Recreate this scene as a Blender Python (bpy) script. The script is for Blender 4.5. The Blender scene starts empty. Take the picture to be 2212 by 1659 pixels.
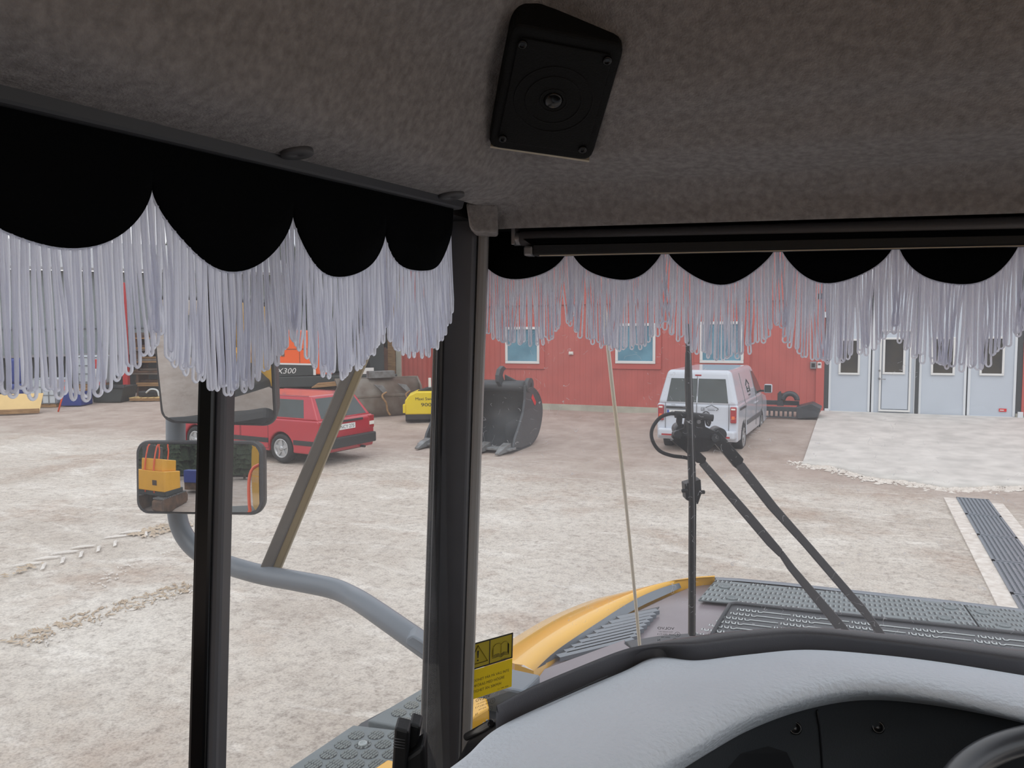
import bpy, bmesh, math, random
from math import sin, cos, pi, radians, sqrt
from mathutils import Vector, Matrix, noise
R_ = random.Random(7)
SC = bpy.context.scene
COL = SC.collection

# ------------------------------------------------------------------ camera
FPX = 1650.0
CX, CY = 1106.0, 829.5
EYE = Vector((0, 0, 2.83))
YAW, PITCH, ROLL = radians(24.4), math.atan((829.5 - 710) / FPX), radians(0.4)
RM = (Matrix.Rotation(YAW, 3, 'Z') @ Matrix.Rotation(pi / 2 - PITCH, 3, 'X') @ Matrix.Rotation(-ROLL, 3, 'Z'))
cd = bpy.data.cameras.new('camera'); cam = bpy.data.objects.new('camera', cd); COL.objects.link(cam)
cam.matrix_world = Matrix.Translation(EYE) @ RM.to_4x4()
cd.lens = FPX / 2212 * 36; cd.sensor_width = 36; cd.clip_start = 0.01; cd.clip_end = 500
SC.camera = cam
# ------------------------------------------------------------------ light
w = bpy.data.worlds.new('overcast_sky'); SC.world = w; w.use_nodes = True
nt = w.node_tree; nt.nodes.clear()
wo = nt.nodes.new('ShaderNodeOutputWorld'); bg = nt.nodes.new('ShaderNodeBackground')
tc = nt.nodes.new('ShaderNodeTexCoord'); nz = nt.nodes.new('ShaderNodeTexNoise'); cr = nt.nodes.new('ShaderNodeValToRGB')
nz.inputs['Scale'].default_value = 3; nz.inputs['Detail'].default_value = 5
cr.color_ramp.elements[0].position = .35; cr.color_ramp.elements[0].color = (.72, .77, .86, 1)
cr.color_ramp.elements[1].position = .7; cr.color_ramp.elements[1].color = (1.0, 1.0, 1.0, 1)
nt.links.new(tc.outputs['Generated'], nz.inputs['Vector']); nt.links.new(nz.outputs['Fac'], cr.inputs['Fac'])
nt.links.new(cr.outputs['Color'], bg.inputs['Color']); nt.links.new(bg.outputs['Background'], wo.inputs['Surface'])
bg.inputs['Strength'].default_value = 1.12
sd = bpy.data.lights.new('sun', 'SUN'); sd.energy = 0.7; sd.angle = radians(50); sd.color = (1, .97, .93)
so = bpy.data.objects.new('sun', sd); COL.objects.link(so); so.rotation_euler = (radians(38), radians(-12), radians(30))
vs = SC.view_settings; SC.display_settings.display_device = 'sRGB'
vs.view_transform = 'Standard'; vs.look = 'None'; vs.gamma = 1; vs.use_curve_mapping = False; vs.exposure = 0.22
SC.cycles.max_bounces = 8; SC.cycles.transparent_max_bounces = 16; SC.cycles.use_denoising = True
SC.cycles.diffuse_bounces = 4; SC.cycles.caustics_reflective = False; SC.cycles.caustics_refractive = False

# ------------------------------------------------------------------ projection helpers
def ray(px, py): return RM @ Vector(((px - CX) / FPX, (CY - py) / FPX, -1))
def P(px, py, d): return EYE + ray(px, py) * d
def PXx(px, py, x): r = ray(px, py); return EYE + r * ((x - EYE.x) / r.x)
def PYy(px, py, y): r = ray(px, py); return EYE + r * ((y - EYE.y) / r.y)
def PZ(px, py, z): r = ray(px, py); return EYE + r * ((z - EYE.z) / r.z)
def sst(a, b, v): t = min(1, max(0, (v - a) / (b - a))); return t * t * (3 - 2 * t)
WY = 23.3
def terr(x, y):
    r = .19 + .24 * sst(-7.0, -1.2, x)
    return r * (1 - sst(0, 8.5, WY - y)) if y > WY - 8.5 else 0.0
def G(px, py):
    r = ray(px, py); t = 1.0
    lo = 0
    while t < 120:
        p = EYE + r * t
        if p.z < terr(p.x, p.y): break
        lo = t; t += .4
    hi = t
    for _ in range(24):
        m = (lo + hi) / 2; p = EYE + r * m
        if p.z < terr(p.x, p.y): hi = m
        else: lo = m
    return EYE + r * hi
def depth(p): return (p - EYE).dot(RM @ Vector((0, 0, -1)))
CR = Vector((cos(YAW), sin(YAW), 0)); CF = Vector((-sin(YAW), cos(YAW), 0)); UP = Vector((0, 0, 1))

# ------------------------------------------------------------------ materials
def lin(c):
    return tuple(((v / 255) / 12.92 if v <= 10 else (((v / 255) + .055) / 1.055) ** 2.4) for v in c) + (1,)
MATS = {}
def mat(name, col, rough=.6, metal=0, var=.0, vs_=8., bump=0., bs=60., spec=.5, col2=None, coat=0, stretch=None, trans=0):
    if name in MATS: return MATS[name]
    m = bpy.data.materials.new(name); m.use_nodes = True; MATS[name] = m
    n = m.node_tree.nodes; l = m.node_tree.links; b = n['Principled BSDF']
    c = lin(col); b.inputs['Base Color'].default_value = c
    b.inputs['Roughness'].default_value = rough; b.inputs['Metallic'].default_value = metal
    b.inputs['Specular IOR Level'].default_value = spec; b.inputs['Coat Weight'].default_value = coat
    t = n.new('ShaderNodeTexCoord'); vec = t.outputs['Object']
    if stretch:
        mp = n.new('ShaderNodeMapping'); mp.inputs['Scale'].default_value = stretch
        l.new(vec, mp.inputs['Vector']); vec = mp.outputs['Vector']
    if var or col2:
        z = n.new('ShaderNodeTexNoise'); z.inputs['Scale'].default_value = vs_; z.inputs['Detail'].default_value = 6
        l.new(vec, z.inputs['Vector'])
        r = n.new('ShaderNodeValToRGB'); e = r.color_ramp.elements
        e[0].position = .32; e[1].position = .68
        if col2: e[0].color = lin(col2); e[1].color = c
        else:
            e[0].color = tuple(v * (1 - var) for v in c[:3]) + (1,); e[1].color = tuple(min(1, v * (1 + var)) for v in c[:3]) + (1,)
        l.new(z.outputs['Fac'], r.inputs['Fac']); l.new(r.outputs['Color'], b.inputs['Base Color'])
    if bump:
        z2 = n.new('ShaderNodeTexNoise'); z2.inputs['Scale'].default_value = bs; z2.inputs['Detail'].default_value = 4
        l.new(vec, z2.inputs['Vector']); bp = n.new('ShaderNodeBump'); bp.inputs['Strength'].default_value = bump
        bp.inputs['Distance'].default_value = .01
        l.new(z2.outputs['Fac'], bp.inputs['Height']); l.new(bp.outputs['Normal'], b.inputs['Normal'])
    return m
def glassmat(name, haze, tint=(1, 1, 1), gloss=.03, dirt=0., scratches=False):
    m = bpy.data.materials.new(name); m.use_nodes = True; n = m.node_tree.nodes; l = m.node_tree.links; n.clear()
    o = n.new('ShaderNodeOutputMaterial'); tr = n.new('ShaderNodeBsdfTransparent'); tr.inputs['Color'].default_value = (*tint, 1)
    gl = n.new('ShaderNodeBsdfGlossy'); gl.inputs['Roughness'].default_value = .02
    df = n.new('ShaderNodeBsdfDiffuse'); tl = n.new('ShaderNodeBsdfTranslucent')
    df.inputs['Color'].default_value = tl.inputs['Color'].default_value = (.8, .8, .82, 1)
    ad = n.new('ShaderNodeMixShader'); ad.inputs[0].default_value = .65
    l.new(df.outputs[0], ad.inputs[1]); l.new(tl.outputs[0], ad.inputs[2])
    m1 = n.new('ShaderNodeMixShader'); m1.inputs[0].default_value = gloss
    l.new(tr.outputs[0], m1.inputs[1]); l.new(gl.outputs[0], m1.inputs[2])
    m2 = n.new('ShaderNodeMixShader'); l.new(m1.outputs[0], m2.inputs[1]); l.new(ad.outputs[0], m2.inputs[2])
    t = n.new('ShaderNodeTexCoord')
    z = n.new('ShaderNodeTexNoise'); z.inputs['Scale'].default_value = 3; l.new(t.outputs['Object'], z.inputs['Vector'])
    mr = n.new('ShaderNodeMapRange'); mr.inputs['From Min'].default_value = .3; mr.inputs['From Max'].default_value = .7
    mr.inputs['To Min'].default_value = haze * .75; mr.inputs['To Max'].default_value = haze * 1.25 + dirt
    l.new(z.outputs['Fac'], mr.inputs['Value']); val = mr.outputs['Result']
    if scratches:
        def math_(op, a, b=None):
            q = n.new('ShaderNodeMath'); q.operation = op
            for i, v in enumerate((a, b)):
                if v is None: continue
                if isinstance(v, (int, float)): q.inputs[i].default_value = v
                else: l.new(v, q.inputs[i])
            return q.outputs[0]
        z1 = n.new('ShaderNodeTexNoise'); z1.inputs['Scale'].default_value = 55; z1.inputs['Detail'].default_value = 1
        z2 = n.new('ShaderNodeTexNoise'); z2.inputs['Scale'].default_value = 90; z2.inputs['Detail'].default_value = 0
        z3 = n.new('ShaderNodeTexNoise'); z3.inputs['Scale'].default_value = 5
        for q in (z1, z2, z3): l.new(t.outputs['Object'], q.inputs['Vector'])
        line = math_('LESS_THAN', math_('ABSOLUTE', math_('SUBTRACT', z1.outputs['Fac'], .5)), .006)
        seg = math_('GREATER_THAN', z2.outputs['Fac'], .60)
        reg = math_('GREATER_THAN', z3.outputs['Fac'], .47)
        s = math_('MULTIPLY', math_('MULTIPLY', line, seg), reg)
        val = math_('MAXIMUM', val, math_('MULTIPLY', s, .5))
    l.new(val, m2.inputs[0]); l.new(m2.outputs[0], o.inputs['Surface'])
    MATS[name] = m; return m

# ------------------------------------------------------------------ mesh helpers
class MB:
    def __init__(s): s.v = []; s.f = []; s.smooth = []
    def add(s, vs_, fs, sm=False):
        o = len(s.v); s.v += [Vector(q) for q in vs_]; s.f += [[i + o for i in f] for f in fs]; s.smooth += [sm] * len(fs); return s
    def box(s, c, d, M=None):
        c = Vector(c); h = Vector(d) / 2
        vs_ = [Vector((sx * h.x, sy * h.y, sz * h.z)) for sx in (-1, 1) for sy in (-1, 1) for sz in (-1, 1)]
        if M is not None: vs_ = [M @ q for q in vs_]
        return s.add([c + q for q in vs_], [(0, 1, 3, 2), (4, 6, 7, 5), (0, 4, 5, 1), (2, 3, 7, 6), (0, 2, 6, 4), (1, 5, 7, 3)])
    def b2(s, lo, hi):
        lo = Vector(lo); hi = Vector(hi); return s.box((lo + hi) / 2, hi - lo)
    def prism(s, pts, ext, sm=False):
        pts = [Vector(p) for p in pts]; e = Vector(ext); n = len(pts)
        s.add(pts + [p + e for p in pts], [list(range(n))[::-1], list(range(n, 2 * n))] + [(i, (i + 1) % n, (i + 1) % n + n, i + n) for i in range(n)], sm); return s
    def loft(s, rings, closed=True, caps=True, sm=True):
        n = len(rings[0]); vs_ = [q for r in rings for q in r]; fs = []
        for k in range(len(rings) - 1):
            for i in range(n if closed else n - 1):
                j = (i + 1) % n; fs.append((k * n + i, k * n + j, (k + 1) * n + j, (k + 1) * n + i))
        s.add(vs_, fs, sm)
        if caps and closed:
            o = len(s.v) - len(vs_); s.f += [[o + i for i in range(n)][::-1], [o + (len(rings) - 1) * n + i for i in range(n)]]; s.smooth += [False, False]
        return s
    def tube(s, pts, r, seg=8, caps=True, flat=None):
        pts = [Vector(p) for p in pts]; rings = []; prev = None
        for i, p in enumerate(pts):
            t = (pts[min(i + 1, len(pts) - 1)] - pts[max(i - 1, 0)])
            t = t.normalized() if t.length > 1e-9 else Vector((0, 0, 1))
            if prev is None:
                a = Vector((0, 0, 1)) if abs(t.z) < .9 else Vector((1, 0, 0))
                u = t.cross(a).normalized()
            else: u = (prev - t * prev.dot(t)).normalized()
            prev = u; v = t.cross(u); rr = r[i] if isinstance(r, (list, tuple)) else r
            rings.append([p + (u * cos(2 * pi * k / seg) * rr + v * sin(2 * pi * k / seg) * rr * (flat or 1)) for k in range(seg)])
        return s.loft(rings, caps=caps)
    def cyl(s, c, ax, r, h, seg=20, r2=None):
        c = Vector(c); ax = Vector(ax).normalized(); return s.lathe(c, ax, [(r, -h / 2), (r2 if r2 is not None else r, h / 2)], seg)
    def lathe(s, c, ax, prof, seg=24, sm=True):
        c = Vector(c); ax = Vector(ax).normalized(); a = Vector((0, 0, 1)) if abs(ax.z) < .9 else Vector((1, 0, 0))
        u = ax.cross(a).normalized(); v = ax.cross(u)
        return s.loft([[c + ax * z + (u * cos(2 * pi * k / seg) + v * sin(2 * pi * k / seg)) * r for k in range(seg)] for r, z in prof], sm=sm)
    def torus(s, c, ax, R, r, seg=40, sg=10, a0=0, a1=2 * pi):
        c = Vector(c); ax = Vector(ax).normalized(); a = Vector((0, 0, 1)) if abs(ax.z) < .9 else Vector((1, 0, 0))
        u = ax.cross(a).normalized(); v = ax.cross(u); full = abs(a1 - a0 - 2 * pi) < 1e-6; rings = []
        for i in range(seg + 1):
            th = a0 + (a1 - a0) * i / seg; d = u * cos(th) + v * sin(th)
            rings.append([c + d * (R + r * cos(2 * pi * k / sg)) + ax * r * sin(2 * pi * k / sg) for k in range(sg)])
        return s.loft(rings, caps=not full)
    def quad(s, a, b, c, d): return s.add([a, b, c, d], [(0, 1, 2, 3)])
    def poly(s, pts): return s.add(pts, [list(range(len(pts)))])
    def build(s, name, m, parent=None, world=True, bevel=0, subsurf=0, solid=0, angle=35, seg=2, smooth=None):
        me = bpy.data.meshes.new(name); off = Vector((0, 0, 0))
        if parent is not None and world:
            q = parent
            while q is not None: off += Vector(q.location); q = q.parent
        me.from_pydata([tuple(v - off) for v in s.v], [], s.f); me.validate()
        if len(me.polygons) == len(s.smooth): me.polygons.foreach_set('use_smooth', s.smooth if smooth is None else [smooth] * len(s.smooth))
        bm = bmesh.new(); bm.from_mesh(me)
        if len(bm.faces) < 60000: bmesh.ops.recalc_face_normals(bm, faces=bm.faces)
        bm.to_mesh(me); bm.free(); me.update()
        me.materials.append(MATS[m] if isinstance(m, str) else m)
        o = bpy.data.objects.new(name, me); COL.objects.link(o)
        if parent is not None: o.parent = parent
        if solid: md = o.modifiers.new('solid', 'SOLIDIFY'); md.thickness = solid; md.offset = 0
        if bevel: md = o.modifiers.new('bevel', 'BEVEL'); md.width = bevel; md.segments = seg; md.limit_method = 'ANGLE'; md.angle_limit = radians(angle)
        if subsurf: md = o.modifiers.new('sub', 'SUBSURF'); md.levels = md.render_levels = subsurf
        return o
def thing(name, label, cat, loc=(0, 0, 0), rz=0, group=None):
    o = bpy.data.objects.new(name, None); COL.objects.link(o); o.location = loc; o.rotation_euler = (0, 0, rz)
    o.empty_display_size = .2; o['label'] = label; o['category'] = cat
    if group: o['group'] = group
    return o
def tag(o, label, cat, group=None):
    o['label'] = label; o['category'] = cat
    if group: o['group'] = group
    return o
def struct(o): o['kind'] = 'structure'; return o
def plabel(o, l): o['label'] = l; return o
def cat_(pts, n=6):
    pts = [Vector(p) for p in pts]; out = []
    for i in range(len(pts) - 1):
        a, b, c, d = pts[max(i - 1, 0)], pts[i], pts[i + 1], pts[min(i + 2, len(pts) - 1)]
        for k in range(n):
            t = k / n; out.append(.5 * ((2 * b) + (c - a) * t + (2 * a - 5 * b + 4 * c - d) * t * t + (3 * b - a - 3 * c + d) * t ** 3))
    return out + [pts[-1]]
def text(name, s, m, parent, o, u, v, size, w=None, depth_=.0006, align='CENTER', world=True, shear=0):
    """flat lettering; o = centre, u = reading direction, v = up"""
    cu = bpy.data.curves.new(name, 'FONT'); cu.body = s; cu.size = 1; cu.align_x = align; cu.align_y = 'CENTER'; cu.shear = shear
    cu.resolution_u = 3; ob = bpy.data.objects.new(name + 'tmp', cu); COL.objects.link(ob)
    dg = bpy.context.evaluated_depsgraph_get(); me = bpy.data.meshes.new_from_object(ob.evaluated_get(dg))
    vs_ = [q.co.copy() for q in me.vertices]; fs = [list(p.vertices) for p in me.polygons]
    bpy.data.objects.remove(ob)
    wd = max(q.x for q in vs_) - min(q.x for q in vs_); ht = max(q.y for q in vs_) - min(q.y for q in vs_)
    sy = size / ht; sx = (w / wd) if w else sy
    if align == 'CENTER':
        cx_ = (max(q.x for q in vs_) + min(q.x for q in vs_)) / 2
    else: cx_ = min(q.x for q in vs_)
    cy_ = (max(q.y for q in vs_) + min(q.y for q in vs_)) / 2
    u = Vector(u).normalized(); v = Vector(v).normalized(); nn = u.cross(v).normalized(); o = Vector(o)
    b = MB(); b.add([o + u * ((q.x - cx_) * sx) + v * ((q.y - cy_) * sy) for q in vs_], fs)
    return b.build(name, m, parent, world=world)
def sink(name): pass

# ------------------------------------------------------------------ materials list
def ground_mat():
    m = bpy.data.materials.new('gravel_yard'); m.use_nodes = True; MATS['gravel_yard'] = m
    n = m.node_tree.nodes; l = m.node_tree.links; b = n['Principled BSDF']; b.inputs['Roughness'].default_value = .9
    b.inputs['Specular IOR Level'].default_value = .2
    t = n.new('ShaderNodeTexCoord'); vec = t.outputs['Object']
    def nz_(sc, det=6, ro=.6, st=None, dist=0):
        q = n.new('ShaderNodeTexNoise'); q.inputs['Scale'].default_value = sc; q.inputs['Detail'].default_value = det
        q.inputs['Roughness'].default_value = ro; q.inputs['Distortion'].default_value = dist
        if st:
            mp = n.new('ShaderNodeMapping'); mp.inputs['Scale'].default_value = st; l.new(vec, mp.inputs['Vector']); l.new(mp.outputs['Vector'], q.inputs['Vector'])
        else: l.new(vec, q.inputs['Vector'])
        return q.outputs['Fac']
    def ramp(f, stops):
        r = n.new('ShaderNodeValToRGB'); e = r.color_ramp.elements
        e[0].position, e[0].color = stops[0][0], stops[0][1]; e[1].position, e[1].color = stops[-1][0], stops[-1][1]
        for p, c in stops[1:-1]: x = e.new(p); x.color = c
        l.new(f, r.inputs['Fac']); return r.outputs['Color']
    def mix(f, a, c, mode='MIX'):
        x = n.new('ShaderNodeMix'); x.data_type = 'RGBA'; x.blend_type = mode
        if isinstance(f, float): x.inputs['Factor'].default_value = f
        else: l.new(f, x.inputs['Factor'])
        for s_, v_ in ((6, a), (7, c)):
            if isinstance(v_, tuple): x.inputs[s_].default_value = v_
            else: l.new(v_, x.inputs[s_])
        return x.outputs[2]
    base = ramp(nz_(.35, 5), [(.35, lin((186, 176, 165))), (.5, lin((202, 194, 184))), (.68, lin((216, 210, 201)))])
    red = ramp(nz_(.55, 6, .65), [(.52, (0, 0, 0, 1)), (.70, (.8, .8, .8, 1))])
    base = mix(red, base, lin((176, 157, 142)))
    wh = ramp(nz_(1.3, 6, .7, (.55, 1.5, 1), .6), [(.53, (0, 0, 0, 1)), (.72, (.85, .85, .85, 1))])
    base = mix(wh, base, lin((232, 227, 219)))
    fine = ramp(nz_(9, 8, .8), [(.33, (.62, .60, .59, 1)), (.5, (1, 1, 1, 1)), (.7, (1.12, 1.12, 1.1, 1))])
    base = mix(1.0, base, fine, 'MULTIPLY')
    fine2 = ramp(nz_(42, 4, .7), [(.3, (.7, .69, .68, 1)), (.55, (1.04, 1.04, 1.04, 1))])
    base = mix(1.0, base, fine2, 'MULTIPLY')
    # darker, browner soil beside the red building
    sx = n.new('ShaderNodeSeparateXYZ'); l.new(vec, sx.inputs[0])
    mr = n.new('ShaderNodeMapRange'); mr.inputs['From Min'].default_value = WY - 10.5; mr.inputs['From Max'].default_value = WY - 7.5
    ma = n.new('ShaderNodeMath'); ma.operation = 'ADD'
    mm = n.new('ShaderNodeMath'); mm.operation = 'MULTIPLY'; mm.inputs[1].default_value = 7
    l.new(nz_(.4, 5, .6, (.6, 1, 1)), mm.inputs[0]); l.new(sx.outputs['Y'], ma.inputs[0]); l.new(mm.outputs[0], ma.inputs[1])
    sb = n.new('ShaderNodeMath'); sb.operation = 'SUBTRACT'; sb.inputs[1].default_value = 3.5; l.new(ma.outputs[0], sb.inputs[0])
    l.new(sb.outputs[0], mr.inputs['Value'])
    soil = ramp(nz_(1.2, 8, .7), [(.35, lin((150, 132, 121))), (.65, lin((182, 167, 157)))])
    mr2 = n.new('ShaderNodeMapRange'); mr2.inputs['From Min'].default_value = 1.5; mr2.inputs['From Max'].default_value = -1.5; l.new(sx.outputs['Y'], mr2.inputs['Value'])
    mx = n.new('ShaderNodeMath'); mx.operation = 'MAXIMUM'; l.new(mr.outputs[0], mx.inputs[0]); l.new(mr2.outputs[0], mx.inputs[1])
    mu = n.new('ShaderNodeMath'); mu.operation = 'MULTIPLY'; mu.inputs[1].default_value = .8; l.new(mx.outputs[0], mu.inputs[0])
    base = mix(mu.outputs[0], base, soil)
    l.new(base, b.inputs['Base Color'])
    bp = n.new('ShaderNodeBump'); bp.inputs['Strength'].default_value = .6; bp.inputs['Distance'].default_value = .02
    l.new(nz_(16, 8, .8), bp.inputs['Height']); l.new(bp.outputs['Normal'], b.inputs['Normal'])
ground_mat()
def stripes_mat(name, col, gap, axis='X', dark=.75, rough=.55, var=.08):
    m = mat(name, col, rough, var=var, vs_=1.5); n = m.node_tree.nodes; l = m.node_tree.links; b = n['Principled BSDF']
    t = n.new('ShaderNodeTexCoord'); sx = n.new('ShaderNodeSeparateXYZ'); l.new(t.outputs['Object'], sx.inputs[0])
    d = n.new('ShaderNodeMath'); d.operation = 'DIVIDE'; d.inputs[1].default_value = gap; l.new(sx.outputs[axis], d.inputs[0])
    fr = n.new('ShaderNodeMath'); fr.operation = 'FRACT'; l.new(d.outputs[0], fr.inputs[0])
    bp = n.new('ShaderNodeBump'); bp.inputs['Strength'].default_value = .5; bp.inputs['Distance'].default_value = .02
    r = n.new('ShaderNodeValToRGB'); e = r.color_ramp.elements; e[0].color = (0, 0, 0, 1); e[1].color = (1, 1, 1, 1); e[0].position = .0; e[1].position = .12
    x = e.new(.55); x.color = (1, 1, 1, 1); x = e.new(.67); x.color = (0, 0, 0, 1); e[-1].color = (0, 0, 0, 1)
    l.new(fr.outputs[0], r.inputs['Fac']); l.new(r.outputs['Color'], bp.inputs['Height']); l.new(bp.outputs['Normal'], b.inputs['Normal'])
    return m
mat('headliner', (152, 148, 147), .95, var=.2, vs_=120, bump=.35, bs=420, spec=.1)
mat('cap_grey', (88, 88, 90), .6)
mat('black_cloth', (9, 11, 13), .9, spec=.05, bump=.1, bs=300)
m = mat('white_cord', (226, 229, 240), .45, spec=.4)
_n = m.node_tree.nodes; _l = m.node_tree.links; _b = _n['Principled BSDF']; _o = [q for q in _n if q.type == 'OUTPUT_MATERIAL'][0]
_t = _n.new('ShaderNodeBsdfTranslucent'); _t.inputs['Color'].default_value = (.90, .92, 1.0, 1)
_m = _n.new('ShaderNodeMixShader'); _m.inputs[0].default_value = .72; _l.new(_b.outputs[0], _m.inputs[1]); _l.new(_t.outputs[0], _m.inputs[2])
_g = _n.new('ShaderNodeNewGeometry'); _x = _n.new('ShaderNodeBsdfTransparent'); _k = _n.new('ShaderNodeMixShader')   # inside of the solid cord: light passes on
_l.new(_g.outputs['Backfacing'], _k.inputs[0]); _l.new(_m.outputs[0], _k.inputs[1]); _l.new(_x.outputs[0], _k.inputs[2]); _l.new(_k.outputs[0], _o.inputs['Surface'])
mat('black_plastic', (24, 25, 27), .5, bump=.08, bs=400)
mat('speaker_black', (14, 15, 15), .7, bump=.2, bs=500, spec=.25)
mat('black_gloss', (12, 12, 14), .22, spec=.5)
mat('pillar_paint', (84, 84, 88), .38, var=.05, vs_=20)
mat('rail_grey', (62, 64, 68), .5)
mat('dash_vinyl', (230, 238, 246), .42, var=.03, vs_=6, bump=.35, bs=160, spec=.5)
mat('dash_trim', (92, 91, 94), .42, bump=.1, bs=500)
mat('dash_dark', (60, 64, 68), .6, bump=.1, bs=400)
mat('alu', (150, 150, 152), .35, metal=.6)
mat('cream_strip', (200, 190, 170), .5)
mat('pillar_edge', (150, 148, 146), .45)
mat('wheel_leather', (66, 68, 72), .3, spec=.6)
mat('grey_paint', (116, 124, 132), .38, var=.05, vs_=3, spec=.5)
mat('bar_grey', (96, 92, 86), .45, var=.1, vs_=6)
mat('bar_tan_reflection', (134, 118, 78), .45, var=.1, vs_=5)
mat('tread_grey', (112, 120, 122), .5, var=.08, vs_=10, bump=.1, bs=90)
mat('tread_rib', (168, 176, 176), .45)
mat('tread_dark', (60, 64, 66), .55)
mat('hood_yellow', (238, 180, 52), .25, var=.03, vs_=3, coat=.4)
mat('hood_grey', (128, 119, 124), .3, var=.1, vs_=5, spec=.5)
mat('hood_dark', (64, 66, 70), .5, var=.1, vs_=20)
mat('white_metal', (205, 212, 212), .4)
mat('rubber', (28, 29, 31), .65, bump=.1, bs=80)
mat('red_metal', (176, 48, 58), .3, coat=.4)
stripes_mat('red_board', (184, 92, 84), .19)
mat('red_trim', (186, 88, 80), .6, var=.05, vs_=2)
mat('concrete', (200, 196, 190), .85, var=.15, vs_=2.3, bump=.2, bs=20)
mat('concrete_old', (176, 174, 160), .85, var=.14, vs_=2.5)
mat('lime_white', (224, 218, 210), .9, col2=(196, 186, 176), vs_=9)
mat('gate_white', (190, 198, 208), .4, var=.035, vs_=1.2)
mat('gate_frame', (214, 218, 222), .4)
mat('joint_dark', (58, 62, 64), .6)
mat('white_paint', (222, 222, 220), .45)
mat('pane_dark', (70, 66, 58), .15, col2=(44, 46, 48), vs_=2.2, spec=.6)
mat('pane_sky_reflection', (112, 160, 180), .08, col2=(84, 128, 148), vs_=1.6, spec=.6)  # blue sky reflection and cloud patches painted into the pane colour
stripes_mat('grey_cladding', (128, 138, 140), .28)
mat('car_red', (172, 22, 42), .28, coat=.5, var=.04, vs_=2)
mat('car_glass', (52, 62, 62), .06, spec=.7, col2=(40, 50, 46), vs_=3)
mat('trim_black', (36, 38, 40), .55)
mat('silver_wheel', (176, 178, 180), .35, metal=.5)
mat('van_silver', (196, 202, 212), .22, coat=.5, var=.02, vs_=2)
mat('lamp_red', (160, 24, 32), .2, coat=.5)
mat('lamp_amber', (226, 104, 40), .25)
mat('lamp_white', (226, 222, 214), .3)
mat('plate_white', (226, 228, 226), .5)
mat('ink', (22, 24, 28), .6)
mat('blue_band', (38, 74, 172), .5)
mat('bucket_black', (62, 66, 70), .42, var=.16, vs_=3, metal=.1)
mat('bucket_worn', (128, 132, 134), .45, col2=(86, 82, 78), vs_=5)
mat('rust_grey', (122, 116, 108), .6, col2=(92, 78, 66), vs_=2.4)
mat('rust_brown', (112, 84, 64), .75, col2=(66, 52, 44), vs_=2)
mat('machine_orange', (240, 100, 38), .35, var=.04, vs_=2, coat=.2)
mat('machine_dark', (52, 58, 58), .55, var=.1, vs_=2)
mat('sweeper_yellow', (226, 200, 30), .4, var=.03, vs_=3)
mat('wood', (168, 134, 92), .75, col2=(128, 98, 66), vs_=3, stretch=(1, 1, 8))
mat('plywood', (216, 186, 128), .7, var=.06, vs_=3)
mat('post_red', (200, 62, 62), .5, var=.06, vs_=3)
mat('blue_plastic', (36, 56, 130), .5, var=.08, vs_=2)
mat('tank_white', (196, 204, 210), .45, var=.06, vs_=3)
mat('steel_wire', (150, 156, 160), .4, metal=.4)
mat('signal_orange', (236, 92, 52), .45)
mat('sticker_yellow', (232, 214, 40), .45)
mat('sticker_olive', (196, 182, 70), .5)
mat('red_mark', (214, 34, 36), .5)
mat('soil_brown', (196, 180, 160), .95, col2=(176, 160, 140), vs_=6, bump=.5, bs=40)
mat('soil_white', (216, 211, 204), .95, var=.06, vs_=6, bump=.5, bs=40)
mat('foliage', (62, 76, 48), .9, col2=(36, 48, 34), vs_=3)
mat('bark', (150, 142, 132), .9, col2=(96, 84, 72), vs_=4)
mat('excavator_yellow', (236, 172, 40), .4, var=.05, vs_=2)
mat('rod_white', (248, 242, 236), .4, col2=(240, 222, 184), vs_=3, stretch=(1, 1, 1))
for nm_ in ('sticker_yellow', 'sticker_olive'):
    q_ = MATS[nm_]; n_ = q_.node_tree.nodes; l_ = q_.node_tree.links; t_ = n_.new('ShaderNodeBsdfTranslucent'); t_.inputs['Color'].default_value = n_['Principled BSDF'].inputs['Base Color'].default_value
    x_ = n_.new('ShaderNodeMixShader'); x_.inputs[0].default_value = .55; l_.new(n_['Principled BSDF'].outputs[0], x_.inputs[1]); l_.new(t_.outputs[0], x_.inputs[2])
    l_.new(x_.outputs[0], [k for k in n_ if k.type == 'OUTPUT_MATERIAL'][0].inputs['Surface'])
mm_ = mat('mirror_glass', (226, 230, 232), .015, metal=1)
glassmat('windscreen_glass', .105, gloss=.03, dirt=.0, scratches=True)
glassmat('side_glass', .075, gloss=.035)

# ================================================================== THE YARD: ground and buildings
xs = [-75 + i * 3 for i in range(15)] + [-30 + i * .5 for i in range(100)] + [20 + i * 3 for i in range(14)]
ys = [-45 + i * 3 for i in range(14)] + [-3 + i * .4 for i in range(72)] + [26 + i * 2.5 for i in range(16)]
b = MB()
gv = [(x, y, terr(x, y) + (.02 * (noise.noise(Vector((x * .5, y * .5, 0)))) if -30 < x < 20 and -3 < y < 26 else 0) - .02) for y in ys for x in xs]
nx = len(xs); b.add(gv, [(j * nx + i, j * nx + i + 1, (j + 1) * nx + i + 1, (j + 1) * nx + i) for j in range(len(ys) - 1) for i in range(nx - 1)], True)
gr = struct(b.build('ground', 'gravel_yard'))
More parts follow.
